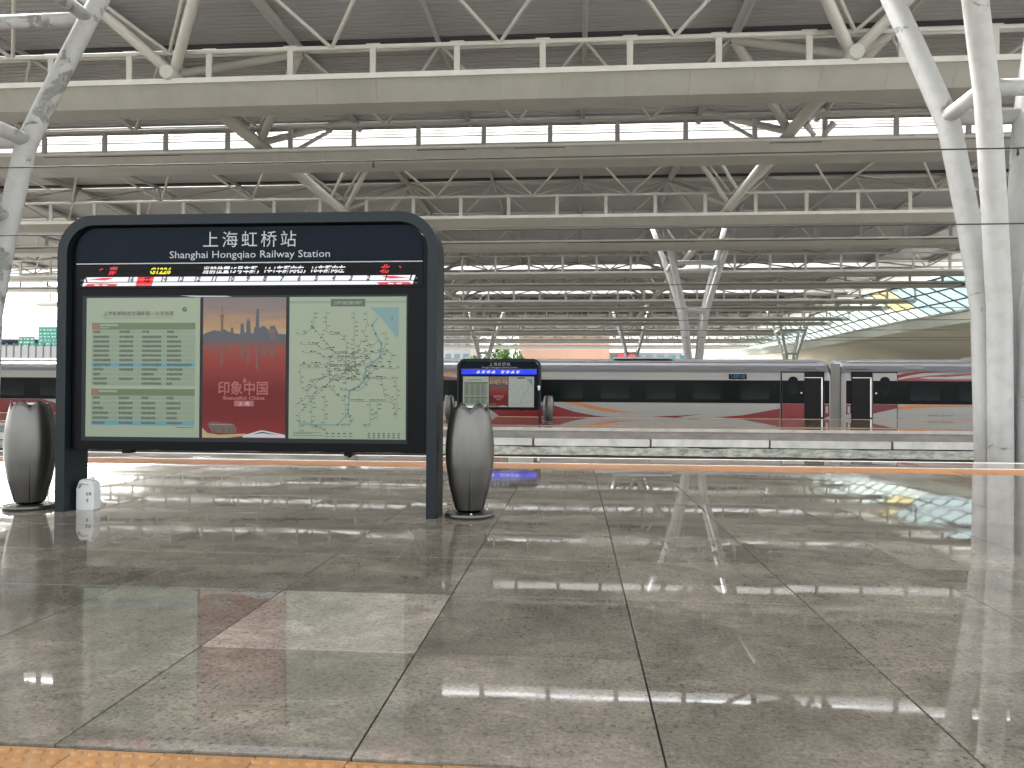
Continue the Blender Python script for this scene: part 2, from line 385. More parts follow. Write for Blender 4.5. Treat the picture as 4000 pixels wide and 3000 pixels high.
for y, me0 in rows:
    me = me0
    a, b = view_x(y)
    for i in range(-42, 43):
        x = -.21 + i
        if a <= x <= b:
            me = me0
            if abs(x + 1.21) < .1 and abs(y - 3.935) < .1: me = tile_mesh(1.0 - g, 1.0 - g, 'granite_pale')
            o = link('tile', me, body, (x, y, random.uniform(-.0006, .0006)))
            o.rotation_euler = (random.uniform(-.0016, .0016), random.uniform(-.0016, .0016), random.uniform(-.0008, .0008))
        else:
            hd = (me.vertices[2].co.y)
            rest.box(x - .4965, x + .4965, y - hd, y + hd, -.03, 0, 'granite')
rest.build('tile', body, kind='stuff')
# -- near tactile strip with oval studs
def tact_mesh():
    mb = MB(); s = .149; mb.box(-s, s, -s, s, -.03, 0, 'tact')
    for i in range(5):
        for j in range(5):
            cx, cyy = (i - 2) * .058 + (.029 if j % 2 else 0) - .0145, (j - 2) * .058
            vs = []; n = 10
            for k in range(n): a = 2 * math.pi * k / n; vs.append((cx + .022 * math.cos(a), cyy + .015 * math.sin(a), 0))
            for k in range(n): a = 2 * math.pi * k / n; vs.append((cx + .014 * math.cos(a), cyy + .009 * math.sin(a), .008))
            mb.add(vs, [(k, (k + 1) % n, n + (k + 1) % n, n + k) for k in range(n)] + [tuple(range(n, 2 * n))], 'tact')
    return mb.mesh('tactile_tile')
strip = thing('tactile_strip', 'near orange tactile paving strip with oval studs along the bottom edge', 'tactile paving', (0, 0, 0))
tt = tact_mesh()
for r in range(2):
    for i in range(-9, 10):
        o = link('tile', tt, strip, (.04 + i * .302, 2.422 - .15 - r * .302, -.004 + random.uniform(-.001, .001)))
        o.rotation_euler = (random.uniform(-.003, .003), random.uniform(-.003, .003), 0)
# -- far tactile strip, ribbed, with white line
strip2 = thing('tactile_strip', 'orange ribbed tactile strip with white line along the far edge of the near platform', 'tactile paving', (0, 0, 0))
mb = MB(); mb.box(-.298, .298, -.44, .44, -.03, .001, 'tact2')
for k in range(9): mb.box(-.26 + k * .065 - .014, -.26 + k * .065 + .014, -.41, .41, .001, .006, 'tact2')
rt = mb.mesh('tile'); a, b = view_x(12.4)
for i in range(-60, 61):
    x = i * .6
    if a < x < b + 1: link('tile', rt, strip2, (x, 12.38, 0))
mb = MB()
for i in range(-150, 151):
    x = i * .6
    if not (a < x < b + 1): mb.box(x - .298, x + .298, 11.94, 12.82, -.03, .003, 'tact2')
mb.build('tile', strip2, kind='stuff')
MB().box(-90, 90, 12.84, 12.935, -.03, .002, 'line').build('white_line', strip2)
# -- platform edge faces
MB().box(-90, 90, 14.02, 14.08, -1.3, -.09, 'conc').box(-90, 90, 13.985, 14.16, -.09, -.001, 'lipc').build('coping', body)

# -- far platforms
def far_platform(k, detail):
    y0 = 26.2 + PITCH_P * (k - 1); y1 = y0 + 13.1
    p = MB().box(-110, 110, y0 + .12, y1, -1.3, -.03, 'conc').build('platform', kind='structure')
    MB().box(-110, 110, y0 + .05, y1 - .02, -.03, 0, 'granite').build('paving', p)
    MB().box(-110, 110, y0 - .05, y0 + .05, -.10, .003, 'lipc').build('coping', p)
    if detail:
        a, b = view_x(y0)
        # recess under the coping, then the cast blocks and the weathered footing
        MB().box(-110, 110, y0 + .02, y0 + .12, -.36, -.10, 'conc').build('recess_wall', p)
        MB().box(-110, 110, y0 + .10, y0 + .13, -1.3, -.6, 'dark').build('shade_strip', p)  # dark sheet put in for the shadow below the footing
        me = MB()
        hx = 1.93
        prof = [(-hx, -.36), (-hx + .06, -.355), (hx - .06, -.355), (hx, -.37), (hx, -.58), (hx - .05, -.60), (-hx + .05, -.60), (-hx, -.57)]
        me.plate(prof, y0 - .06, y0 + .1, 'block'); me = me.mesh('block')
        rest = MB()
        for i in range(-27, 28):
            x = .55 + i * 3.9
            if a - 3 < x < b + 3:
                o = link('block', me, p, (x, random.uniform(-.01, .01), random.uniform(-.006, .006)))
                o.rotation_euler.y = random.uniform(-.001, .001)
            else: rest.box(x - hx, x + hx, y0 - .06, y0 + .1, -.6, -.355, 'block')
        rest.build('block', p, kind='stuff')
        st = MB(); q = random.Random(9)
        for i in range(-9, 10):
            x = .55 + (i + .5) * 3.9; w_ = q.choice((.03, .05, .10)); h_ = q.uniform(.5, 1)
            st.plate([(x - w_, -.36), (x + w_, -.36), (x + w_ * 1.4 * h_, -.60), (x + w_ * .5, -.66), (x - w_ * 1.2, -.61)], y0 - .064, y0 - .052, 'stain')
        st.build('joint_stain', p, kind='stuff')
        # footing with a broken top edge
        f = MB(); pts = []; x = -80.0
        while x < 60:
            pts.append((x, -.635 + random.choice((0, 0, 0, -.012, .012, -.02)) + random.uniform(-.008, .008))); x += random.uniform(.15, .9)
        vs = []; 
        for x, z in pts: vs += [(x, y0 + .0, -.915 + random.uniform(-.012, .012)), (x, y0 + .0 + random.uniform(-.02, .02), -.80 + random.uniform(-.03, .03)), (x, y0 - .03, z), (x, y0 + .12, z)]
        n = len(pts)
        f.add(vs, [(i * 4 + j, (i + 1) * 4 + j, (i + 1) * 4 + j + 1, i * 4 + j + 1) for i in range(n - 1) for j in range(3)], 'weath')
        f.build('footing', p)
    s = thing('tactile_strip', ['', 'orange tactile strip on both edges of the platform beside the red and white train', 'orange tactile strips on the platform hidden behind the train'][k], 'tactile paving', (0, 0, 0))
    MB().box(-110, 110, y0 + 1.15, y0 + 2.05, 0, .004, 'tact2').build('front_strip', s)
    MB().box(-110, 110, y1 - 2.1, y1 - 1.2, 0, .004, 'tact2').build('rear_strip', s)
    return p
far_platform(1, True); far_platform(2, False)

# ================================================================== ROOF
XL, XR = -95.0, 46.0
ZB = 13.54
def lim(k): return (XL if k < 3 else [-80, -84, -98, -112, -124][min(k - 3, 4)], XR)
NODE0, PITCH_N = -3.24, 7.24
def DZ(k): return 0 if k < 2 else -.55
def deck(k):
    x0, x1 = lim(k); x1 = 51.5 if k >= 1 else x1; o = PITCH_P * k; y0, y1 = 27.1 + o, 49.35 + o; yc = (y0 + y1) / 2
    def zz(y): return 18.62 + DZ(k) + .32 * (1 - abs(y - yc) / 11.2)
    prof = []; y = y0
    step = .4 if k < 3 else 1.2
    while y < y1 - .01:
        z = zz(y)
        if k < 3: prof += [(y, z), (y + .27, z), (y + .30, z + .09), (y + .37, z + .09)]
        else: prof += [(y, z)]
        y += step
    prof.append((y1, zz(y1)))
    p = prof + [(y1, 19.3 + DZ(k)), (yc, 19.7 + DZ(k)), (y0, 19.3 + DZ(k))]
    mb = MB().prism(p, x0, x1, 'deck'); dk = mb.build('roof_deck', kind='structure')
    if -1 <= k:
        MB().box(x0, x1, yc - .28, yc + .12, 18.80 + DZ(k), 18.93 + DZ(k), 'dark').build('ridge_gap', dk)
        # upstand fascia along the front edge, next to the skylight slit
        MB().box(x0, x1, y0 - .10, y0, 18.25 + DZ(k), 19.2 + DZ(k), 'louv').build('upstand', dk)
        MB().box(x0, x1, y1, y1 + .08, 18.3 + DZ(k), 19.3 + DZ(k), 'beam').build('edge_trim', dk)
    return dk
NEAR_K = (0, 1)
def slit(k):
    """louvre blades over the daylight slit behind module k, each blade a part"""
    x0, x1 = lim(k); y1 = 49.35 + PITCH_P * k
    t = thing('skylight_louvre', ['white louvred daylight slit above the second roof beam', 'thin louvred daylight slit above the cluster of far columns, third row of light',
        'narrow louvred daylight strip just above the middle beams', 'narrow daylight strip fourth from the front', 'thin daylight strip near the far roof end', 'thin daylight strip farthest back'][min(k, 5)], 'skylight', (0, 0, 0), 'louvred daylight slits in the roof')
    if k >= 1: x1 = 37
    me = MB()
    if k <= 1:
        sl_ = MB().prism([(0, 0), (.12, -.03), (.13, -.01), (.01, .02)], x0, x1, 'blade').mesh('slat')
        for i in range(3): link('slat', sl_, t, (0, y1 + 2.1, 18.50 + i * .2))
    else: MB().prism([(y1 + .5, 18.9), (y1 + .65, 18.85), (y1 + .66, 18.9)], x0, x1, 'louv').build('slat', t)
    p = MB(); x = x0 + 2
    while x < x1: p.box(x - .05, x + .05, y1 + .1, y1 + 2.9, 19.25, 19.37, 'louv'); x += 3.62 if k < 2 else 7.24
    p.build('glazing_bar', t, kind='stuff')
    if k >= 1: MB().box(x1, 51.5, y1 + .1, y1 + 2.9, 19.0, 19.1, 'deck').build('cover_sheet', t)

ORD = ['nearest', 'second', 'third', 'fourth', 'fifth', 'sixth', 'seventh', 'eighth', 'ninth', 'tenth', 'eleventh', 'twelfth', 'thirteenth', 'fourteenth', 'fifteenth', 'sixteenth', 'seventeenth', 'eighteenth']
def beam(k, side):
    x0, x1 = lim(k); o = PITCH_P * k
    ya, yb = ((32.2, 33.55) if side == 0 else (40.9, 42.6)); ya += o; yb += o
    zt = ((14.75, 14.38), (14.45, 14.25))[k][side] if k < 2 else 14.18
    yr = ya + .02 if side == 0 else ya + .9
    idx = 2 * k + side
    lab = {0: 'big pale roof beam nearest the camera with round tube ends on its top', 1: 'pale roof beam directly under the bright louvred slit', 2: 'third roof beam back, its top rail just clearing the near sign',
           3: 'fourth roof beam back, level with the header of the near sign'}.get(idx, '%s roof beam counted from the camera, small in the distance' % ORD[idx])
    t = thing('roof_beam', lab, 'beam', (0, 0, 0), 'roof beams crossing the hall')
    det = k <= 1
    prof = [(ya, zt), (ya, zt - .10), (ya + .66, 13.80), (ya + .69, 13.76), (yb + .3, 13.66), (yb + .3, zt)]
    a, b = (view_x(ya)[0] * 1.02, view_x(ya)[1] * 1.02)
    L = 2.65
    if det:
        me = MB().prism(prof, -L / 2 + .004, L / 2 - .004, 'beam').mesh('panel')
        # a shallow rib where front face meets soffit
        rest = MB(); n0 = int(x0 / L); n1 = int(x1 / L)
        MB().prism([(ya + .05, zt - .05), (ya + .05, zt - .14), (ya + .72, 13.85), (yb + .25, 13.72), (yb + .25, zt - .05)], x0, x1, 'dark').build('core', t)
        for i in range(n0, n1 + 1):
            x = i * L + .7
            if a - 2 < x < b + 2: link('panel', me, t, (x, random.uniform(-.004, .004), random.uniform(-.005, .005)))
            else: rest.prism(prof, x - L / 2 + .004, x + L / 2 - .004, 'beam')
        rest.build('panel', t, kind='stuff')
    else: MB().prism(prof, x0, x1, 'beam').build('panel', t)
    # top lip, its paint lightened for the light it catches
    lh = .20 if side == 0 else .07
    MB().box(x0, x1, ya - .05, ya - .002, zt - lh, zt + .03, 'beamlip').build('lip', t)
    # rail and posts, the rear beam's darkened in colour to look backlit
    zr = 15.9
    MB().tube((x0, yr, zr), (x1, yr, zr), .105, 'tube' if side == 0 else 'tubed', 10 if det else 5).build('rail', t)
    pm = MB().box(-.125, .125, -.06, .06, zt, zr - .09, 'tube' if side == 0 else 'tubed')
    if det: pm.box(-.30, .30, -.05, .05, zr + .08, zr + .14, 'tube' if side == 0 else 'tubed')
    pm = pm.mesh('post'); rest = MB()
    i = -30
    while True:
        x = -1.43 + 3.62 * i; i += 1
        if x > x1: break
        if x < x0: continue
        if k <= 2 and view_x(ya)[0] * 1.02 - 2 < x < b + 2: link('post', pm, t, (x, yr, 0))
        else: rest.box(x - .125, x + .125, yr - .06, yr + .06, zt, zr - .09, 'tube')
    rest.build('post', t, kind='stuff')
    # struts of the space truss, rail node up to the rafters on both sides
    yc = 38.2 + o; ye = (27.6 if side == 0 else 48.6) + o
    seg = 7 if det else 4
    mk = 'tube'
    rest = MB(); meshes = {}
    for dx in (-1, 1):
        for dest in (yc, ye):
            zt2 = (18.62 if dest == yc else 18.35) + DZ(k)
            meshes[(dx, dest)] = MB().tube((0, yr, zr), (dx * 3.62, dest, zt2), .085, mk, seg, caps=False).mesh('strut')
    i = -14
    while True:
        x = NODE0 + PITCH_N * i; i += 1
        if x > x1 - 4: break
        if x < x0 + 4: continue
        for key, me in meshes.items():
            if k <= 1 and a - 4 < x < b + 4: link('strut', me, t, (x, 0, 0))
            else:
                rest.tube((x, yr, zr), (x + key[0] * 3.62, key[1], (18.62 if key[1] == yc else 18.35) + DZ(k)), .085, mk, 4, caps=False)
    rest.build('strut', t, kind='stuff')
    return t
def rafters(k):
    x0, x1 = lim(k); o = PITCH_P * k; y0, y1, yc = 27.2 + o, 49.2 + o, 38.2 + o
    t = thing('roof_rafter_set', '%s bay of rafters and purlins under the ribbed roof sheet' % ORD[k], 'roof frame', (0, 0, 0), 'rafter bays under the roof')
    rest = MB(); i = -14; seg = 8 if k < 2 else 4
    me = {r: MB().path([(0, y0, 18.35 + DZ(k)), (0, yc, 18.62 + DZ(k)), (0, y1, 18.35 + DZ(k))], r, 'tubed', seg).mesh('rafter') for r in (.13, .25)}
    while True:
        x = .38 + 7.24 * i; i += 1
        if x > x1: break
        if x < x0: continue
        r = .25 if round((x - 7.62) / 28.96, 2) % 1 in (0, .25) or abs((x - 7.62) / 28.96 - round((x - 7.62) / 28.96)) < .02 or abs((x - 14.86) / 28.96 - round((x - 14.86) / 28.96)) < .02 else .13
        if k < 3: link('rafter', me[r], t, (x, 0, 0))
        else: rest.path([(x, y0, 18.35 + DZ(k)), (x, yc, 18.62 + DZ(k)), (x, y1, 18.35 + DZ(k))], r, 'tubed', 4)
    rest.build('rafter', t, kind='stuff')
    for y, z in ((yc + .35, 18.66), (y0 + .5, 18.42), (y1 - .6, 18.42)):
        MB().tube((x0, y, z + DZ(k)), (x1, y, z + DZ(k)), .14, 'tube', 8 if k < 2 else 4).build('purlin', t)
    return t
MAXK = 7
for k in range(-2, MAXK + 1):
    if k < 0:
        deck(k); o = PITCH_P * k
        continue
    deck(k); beam(k, 0); beam(k, 1); rafters(k)
    if k < 6: slit(k)
# slit frames over the hidden bay in front of the camera are not visible and are left open

# -- longitudinal girders on the column lines
ZG = 15.0
for gi, (gx, lab) in enumerate(((-17.72, 'thick round girder tube on the left column line running away under the roof'), (11.24, 'thick round girder tube on the right column line running away under the roof'))):
    t = thing('roof_girder', lab, 'girder', (0, 0, 0), 'girders along the column lines')
    MB().tube((gx, 31.95, ZG), (gx, 36 + PITCH_P * 5, ZG), .30, 'tube', 16).build('chord', t)
    for k in range(0, 5):
        o = PITCH_P * k
        for y, ends in ((32.6 + o, (28.4 + o, 38.2 + o)), (41.9 + o, (38.2 + o, 47.8 + o))):
            for dx in (-3.62, 3.62):
                for e in ends:
                    MB().tube((gx, y, ZG + .1), (gx + dx, e, 18.4), .19 if e > y or k else .23, 'tube', 10 if k < 2 else 6, caps=False).build('strut', t)
    for k in range(0, 4):   # slender cross bars over the slit
        o = PITCH_P * k
        for yy in (44.9, 54.4):
            e = 49.6
            MB().tube((gx, yy + o, ZG + .1), (gx - 2.4, (yy + e) / 2 + o, 17.6), .11, 'tube', 6, caps=False).build('brace', t)
            MB().tube((gx, yy + o, ZG + .1), (gx + 2.4, (yy + e) / 2 + o, 17.6), .11, 'tube', 6, caps=False).build('brace', t)

# -- tree columns
def s_of(z):
    T = [(-1.4, .33), (3.4, .40), (6, .66), (8.7, 1.0), (11, 1.6), (13, 2.15), (15, 2.75), (18.3, 3.75)]
    for (z0, a), (z1, b) in zip(T, T[1:]):
        if z <= z1: return a + (b - a) * (z - z0) / (z1 - z0)
    return T[-1][1]
def column(cx, cyy, label, m, rungs, seg=20):
    t = thing('branching_column', label, 'column', (cx, cyy, -1.35), 'branching tube columns')
    zs = [-1.4, 1, 3.4, 5, 6, 7.3, 8.7, 10, 11, 12, 13, 14, 15, 16.5, 18.3]
    for sx in (-1, 1):
        for sy_ in (-1, 1):
            pts = [(sx * s_of(z), sy_ * s_of(z), z + 1.35) for z in zs]
            MB().path(pts, [.30] * 6 + [.30, .295, .29, .285, .28, .27, .26, .24, .22], m, seg).build('tube', t)
    for z in rungs:
        s = s_of(z); r = .21 if z > 7 else .17
        for a, b in (((-s, -s), (s, -s)), ((-s, s), (s, s)), ((-s, -s), (-s, s)), ((s, -s), (s, s))):
            MB().tube((a[0], a[1], z + 1.35), (b[0], b[1], z + 1.35), r, m, 14).build('cross_brace', t)
    MB().box(-1.0, 1.0, -1.0, 1.0, -.1, .35, 'conc').build('footing', t)
    return t
column(11.3, 21.3, 'white four-tube branching column with lightly flaking paint at the right edge of the picture', 'peel_r', (8.9, 13.1))
column(-17.8, 21.3, 'white four-tube branching column with heavily peeling paint at the left edge of the picture', 'peel_l', (4.6, 6.4, 8.8, 13.1))
column(11.0, 73.5, 'white V-shaped tube column rising behind the train roof right of the far sign', 'tubew', (8.9, 13.1), 12)
for x, lab in ((-17.7, 'small distant V column directly behind the far sign'), (10.7, 'small distant V column left of the large one behind the train'), (40.2, 'small distant V column in front of the lattice glazing')):
    column(x, 149.0, lab, 'tubew', (8.9, 13.1), 8)

# -- horn loudspeakers on the second beam
for dx, rot, lab in ((11.93, -.75, 'left one of two grey horn speakers below the thick girder strut'), (12.95, .65, 'right one of two grey horn speakers below the thick girder strut')):
    t = thing('horn_speaker', lab, 'loudspeaker', (dx, 40.75, 14.85), 'horn speakers on the second beam'); t.rotation_euler = (.35, rot, 0)
    mb = MB(); mb.path([(0, 0, -.34), (0, 0, -.1), (0, 0, .22), (0, 0, .34)], [.10, .13, .17, .21], 'lamp', 14); mb.build('horn', t)
    MB().path([(0, 0, -.46), (0, 0, -.335)], [.12, .13], 'tubed', 10).build('driver', t)
    MB().box(-.03, .03, .05, .3, -.08, 0, 'tubed').build('bracket', t)

# -- overhead line
def wire(pts, r, lab):
    o = MB().path(pts, r, 'wire', 5).build('overhead_wire'); tag(o, lab, 'wire', 'overhead line wires'); return o
wire([(-90, 17.2, 6.46), (0, 17.2, 6.43), (60, 17.2, 6.46)], .017, 'upper near overhead wire crossing in front of the second roof beam')
wire([(-90, 17.2, 4.84), (0, 17.2, 4.82), (60, 17.2, 4.84)], .016, 'lower near overhead wire crossing the upper part of the near sign level')
for y, z, r, lab in ((23, 4.37, .014, 'overhead wire just under the fifth beam'), (43.5, 5.9, .018, 'overhead wire above the train, highest of the far ones'), (48, 5.67, .018, 'overhead wire above the train, second highest'),
                     (48, 5.06, .018, 'overhead wire above the train, third'), (69, 6.14, .02, 'overhead wire above the train, fourth'), (73, 6.16, .02, 'overhead wire lowest over the train roof')):
    wire([(-90, y, z), (0, y, z), (44, y, z)], r, lab)
for x, z, lab in ((-4.6, 6.43, 'small dark insulator clamp hanging left on the upper near wire'), (9.35, 6.43, 'small dark insulator clamp hanging right on the upper near wire')):
    o = MB().box(x - .015, x + .015, 17.18, 17.22, z - .16, z, 'wire').box(x - .022, x + .022, 17.18, 17.22, z - .13, z - .09, 'wire').build('wire_clamp'); tag(o, lab, 'clamp')

# ================================================================== STATION HALL AT RIGHT
hall = thing('station_hall', 'station hall edge with curved soffit and sloping lattice glazing at right', 'building', (0, 0, 0))
Yb = [(52, 11.2), (98, 11.4), (118, 11.75), (154, 11.9), (194, 12.6), (294, 15.2), (330, 15.9)]
def interp(T, y):
    for (a, p), (b, q) in zip(T, T[1:]):
        if y <= b: return p + (q - p) * (y - a) / (b - a)
    return T[-1][1]
def top_of(y): return interp([(52, 14.5), (98, 15.0), (120, 16.0), (154, 15.3), (194, 15.5), (294, 16.9), (330, 17.2)], y)
ys = [52 + 3.4 * i for i in range(80)]
XBOT, XTOP = 47.0, 42.6
def latp(u, v):   # u: metres along, v: 0 bottom .. 1 top
    return Vector((XBOT + (XTOP - XBOT) * v, u, interp(Yb, u) * (1 - v) + top_of(u) * v))
NV = 3
npane = 0; rest = MB()
for i, y in enumerate(ys[:-1]):
    for j in range(NV):
        sk_ = 1.1
        q = [latp(ys[i] + sk_ * j + .08, (j + .04) / NV), latp(ys[i + 1] + sk_ * j - .08, (j + .04) / NV), latp(ys[i + 1] + sk_ * (j + 1) - .08, (j + .96) / NV), latp(ys[i] + sk_ * (j + 1) + .08, (j + .96) / NV)]
        mm = 'latg'
        if y < 106: mm = 'latb'
        elif y < 110 and j >= 1: mm = 'laty'
        if y < 200: MB().add(q, [(0, 1, 2, 3)], mm).build('pane', hall); npane += 1
        else: rest.add(q, [(0, 1, 2, 3)], mm)
rest.build('pane', hall, kind='stuff')
mb = MB()
for j in range(NV + 1):
    pts = [latp(y + 1.1 * j, j / NV) for y in ys[::2]]; mb.path(pts, .13 if j in (0, NV) else .10, 'mull', 5)
for y in ys:
    mb.path([latp(y, 0), latp(y + 1.1 * NV, 1)], .085, 'mull', 4, caps=False)
mb.build('lattice', hall, kind='stuff')
mb = MB()
pr = [(0, 0, 'fas'), (.25, -1.3, 'fas'), (1.2, -1.35, 'sof'), (5, -1.1, 'sof'), (10, -1.9, 'sof'), (16, -3.6, 'sof'), (22, -6.2, 'sof'), (28, -9.5, 'sof'), (33, -13.6, 'sof')]
yy = ys[::4]
for a in range(len(pr) - 1):
    vs = []
    for y in yy: b = interp(Yb, y); vs += [(47 + pr[a][0], y, b + pr[a][1] - .1), (47 + pr[a + 1][0], y, b + pr[a + 1][1] - .1)]
    f = [(2 * i, 2 * i + 2, 2 * i + 3, 2 * i + 1) for i in range(len(yy) - 1)]
    if a == 0: fm = MB().add(vs, f, 'fas'); fm.build('fascia', hall)
    else: mb.add(vs, f, 'sof', a > 1)
mb.build('soffit', hall)
MB().box(47.5, 120, 40, 330, -1.5, -1.25, 'bounce').build('bounce_slab', kind='structure')  # unseen pale slab added to bounce light up onto the soffit
MB().path([latp(y, 0) + Vector((-.15, 0, .05)) for y in yy], .16, 'beamlip', 4).build('gutter', hall)

# ================================================================== TRAIN
TY = 39.72
train = thing('high_speed_train', 'white high speed train with black window band and red and orange swooshes', 'train', (0, TY, 0))
prof = [(.10, -1.15), (.02, -.85), (0, -.6), (0, 2.02), (.05, 2.25), (.17, 2.43), (.36, 2.62), (.62, 2.78), (1.0, 2.92), (1.65, 3.0), (2.3, 2.92), (2.7, 2.76), (3.1, 2.4), (3.25, 2.0), (3.25, -.9)]
def car(x0, x1):
    c = bpy.data.objects.new('car_body', None)
    n = len(prof)
    mb = MB(); rings = []
    for x, sc in ((x0, .10), (x0 + .06, .04), (x0 + .18, 0), (x1 - .18, 0), (x1 - .06, .04), (x1, .10)):
        rings.append([(x, y + (sc if y < 1.6 else -sc), z - (sc if z > 2 else 0)) for y, z in prof])
    vs = [q for r in rings for q in r]
    for seg in range(len(rings) - 1):
        for i in range(n - 1):
            mb_m = 'troof' if 4 <= i <= 11 else 'twhite'
            mb.add([vs[seg * n + i], vs[(seg + 1) * n + i], vs[(seg + 1) * n + i + 1], vs[seg * n + i + 1]], [(0, 1, 2, 3)], mb_m)
    for r in (rings[0], rings[-1]): mb.add(r, [tuple(range(n))], 'tgrey')
    me = mb.mesh('car_body')
    o = link('car_body', me, train)
    # pale tube drawn in for the highlight line along the roof edge
    MB().tube((x0 + .5, .66, 2.82), (x1 - .5, .66, 2.82), .035, 'twhite', 6).build('roof_highlight', o)
    return o
cars = [car(-37.2, -11.95), car(-11.45, 12.72), car(13.21, 38.4)]
gm = MB()
for x in (-11.7, 12.965): MB().box(x - .22, x + .22, .16, 3.1, -.9, 2.72, 'tgrey').build('gangway', train)
def dec(car_, name, polys, y, m):
    mb = MB()
    for p in polys: mb.add([(x, y + max(0, z - 2.02) * .24, z) for x, z in p], [tuple(range(len(p)))], m)
    return mb.build(name, car_)
bz0, bz1 = .715, 1.87
dec(cars[0], 'window_band', [[(-36.4, bz0), (-12.4, bz0), (-12.4, bz1), (-36.4, bz1)]], -.006, 'tblack')
dec(cars[1], 'window_band', [[(-11.1, bz0), (10.24, bz0), (10.24, bz1), (-11.1, bz1)], [(12.38, bz0), (12.62, bz0), (12.62, bz1), (12.38, bz1)]], -.006, 'tblack')
dec(cars[2], 'window_band', [[(13.43, bz0), (13.69, bz0), (13.69, bz1), (13.43, bz1)], [(15.9, bz0), (37.6, bz0), (37.6, bz1), (15.9, bz1)]], -.006, 'tblack')
for c, xs in ((cars[0], [-35.2 + 2.32 * i for i in range(10)]), (cars[1], [-9.6 + 2.32 * i for i in range(9)]), (cars[2], [17.2 + 2.32 * i for i in range(9)])):
    me = None
    for x in xs:
        if me is None:
            r = .12; pts = []
            for sx, sz, a0 in ((1, 1, 0), (-1, 1, 90), (-1, -1, 180), (1, -1, 270)):
                for a in (0, 45, 90):
                    an = math.radians(a0 + a); pts.append((sx * (.72 - r) + r * math.cos(an), 1.30 + sz * (.40 - r) + r * math.sin(an)))
            me = MB().plate(list(reversed(pts)), -.016, -.004, 'tglass').mesh('window')
        link('window', me, c, (x, 0, 0))
# livery
dec(cars[1], 'red_stripe', [[(-4.45, .57), (-4.45, .34), (-3.82, -.08), (2.05, -.03), (.97, .04), (-.07, .23), (-1.01, .52), (-1.63, .54)], [(6.63, -.05), (10.21, -.07), (10.21, .46), (8.45, .12)]], -.010, 'tred')
dec(cars[1], 'orange_stripe', [[(-.63, .71), (.22, .53), (1.11, .33), (1.98, .2), (3.38, .21), (2.28, .28), (1.15, .49), (.21, .71)],
                               [(-9.96, .66), (-9.96, .47), (-6.68, .36), (-4.9, .12), (-4.46, .1), (-4.46, .26), (-5.24, .4), (-7.11, .63)]], -.012, 'torg')
dec(cars[1], 'upper_orange_stripe', [[(-8.62, 2.34), (-8.62, 2.27), (-6.46, 2.14), (-5.0, 2.06), (-5.0, 2.14), (-7.08, 2.28)]], -.011, 'torg')
dec(cars[1], 'dark_red_stripe', [[(3.85, 0), (4.82, -.05), (6.44, .16), (5.33, .07)], [(12.37, .69), (12.37, .01), (12.62, .09), (12.62, .68)]], -.0095, 'tdred')
dec(cars[1], 'upper_red_stripe', [[(-9.97, 2.2), (-9.97, 1.85), (-5.25, 1.80), (-5.25, 1.86), (-7.1, 2.06)]], -.011, 'tdred')
dec(cars[2], 'red_stripe', [[(15.89, 1.99), (16.34, 2.11), (17.22, 2.28), (18.09, 2.35), (17.13, 2.33), (16.34, 2.26), (15.89, 2.16)], [(15.9, 1.875), (17.4, 1.875), (17.4, 2.14), (16.34, 2.0), (15.9, 1.92)], [(17.4, 1.875), (20.65, 1.875), (20.65, 2.26), (19.06, 2.23), (17.4, 2.14)]], -.010, 'tred')
dec(cars[2], 'orange_stripe', [[(15.89, .44), (17.64, .59), (19.16, .62), (20.65, .64), (20.65, .69), (19.16, .69), (16.78, .68), (15.89, .57)]], -.010, 'torg')
dec(cars[2], 'dark_red_stripe', [[(13.43, .69), (13.43, .18), (13.69, .25), (13.69, .67)]], -.009, 'tdred')
dec(cars[0], 'red_stripe', [[(-36.8, .70), (-36.8, -.14), (-26.83, -.11), (-27.56, .34), (-28.79, .70)]], -.010, 'tred')
mb = MB(); random.seed(3)
for i in range(12):
    if i != 5: mb.rect(17.35 + i * .1, 17.42 + i * .1, .13, .2, -.011, 'tgrey')
mb.build('side_lettering', cars[2])
MB().plate([(-.03, 0), (0, 0)] and [(12.44, .25), (12.55, .25), (12.55, .6), (12.44, .6)], -.018, -.004, 'twhite').build('grab_plate', cars[1])
MB().plate([(13.5, .25), (13.61, .25), (13.61, .6), (13.5, .6)], -.018, -.004, 'twhite').build('grab_plate', cars[2])
# roof-flank grille, following the shoulder slope
MB().add([(16.3, .12, 2.44), (17.28, .12, 2.44), (17.2, .33, 2.66), (16.35, .33, 2.66)], [(0, 1, 2, 3)], 'tgrey').build('roof_grille', cars[2])
# destination displays
d_ = MB().plate([(7.70, 1.92), (8.58, 1.92), (8.58, 2.18), (7.70, 2.18)], -.03, .05, 'tblack').build('destination_display', cars[1])
mb = MB()
for i in range(9):
    for j in range(2):
        if (i * 7 + j * 3) % 5: mb.rect(7.78 + i * .082, 7.78 + i * .082 + .055, 1.99 + j * .08, 2.04 + j * .08, -.034, 'disp')
mb.build('display_text', d_)
MB().plate([(-27.75, 1.95), (-27.0, 1.95), (-27.0, 2.18), (-27.75, 2.18)], -.03, .05, 'tblack').build('destination_display', cars[0])
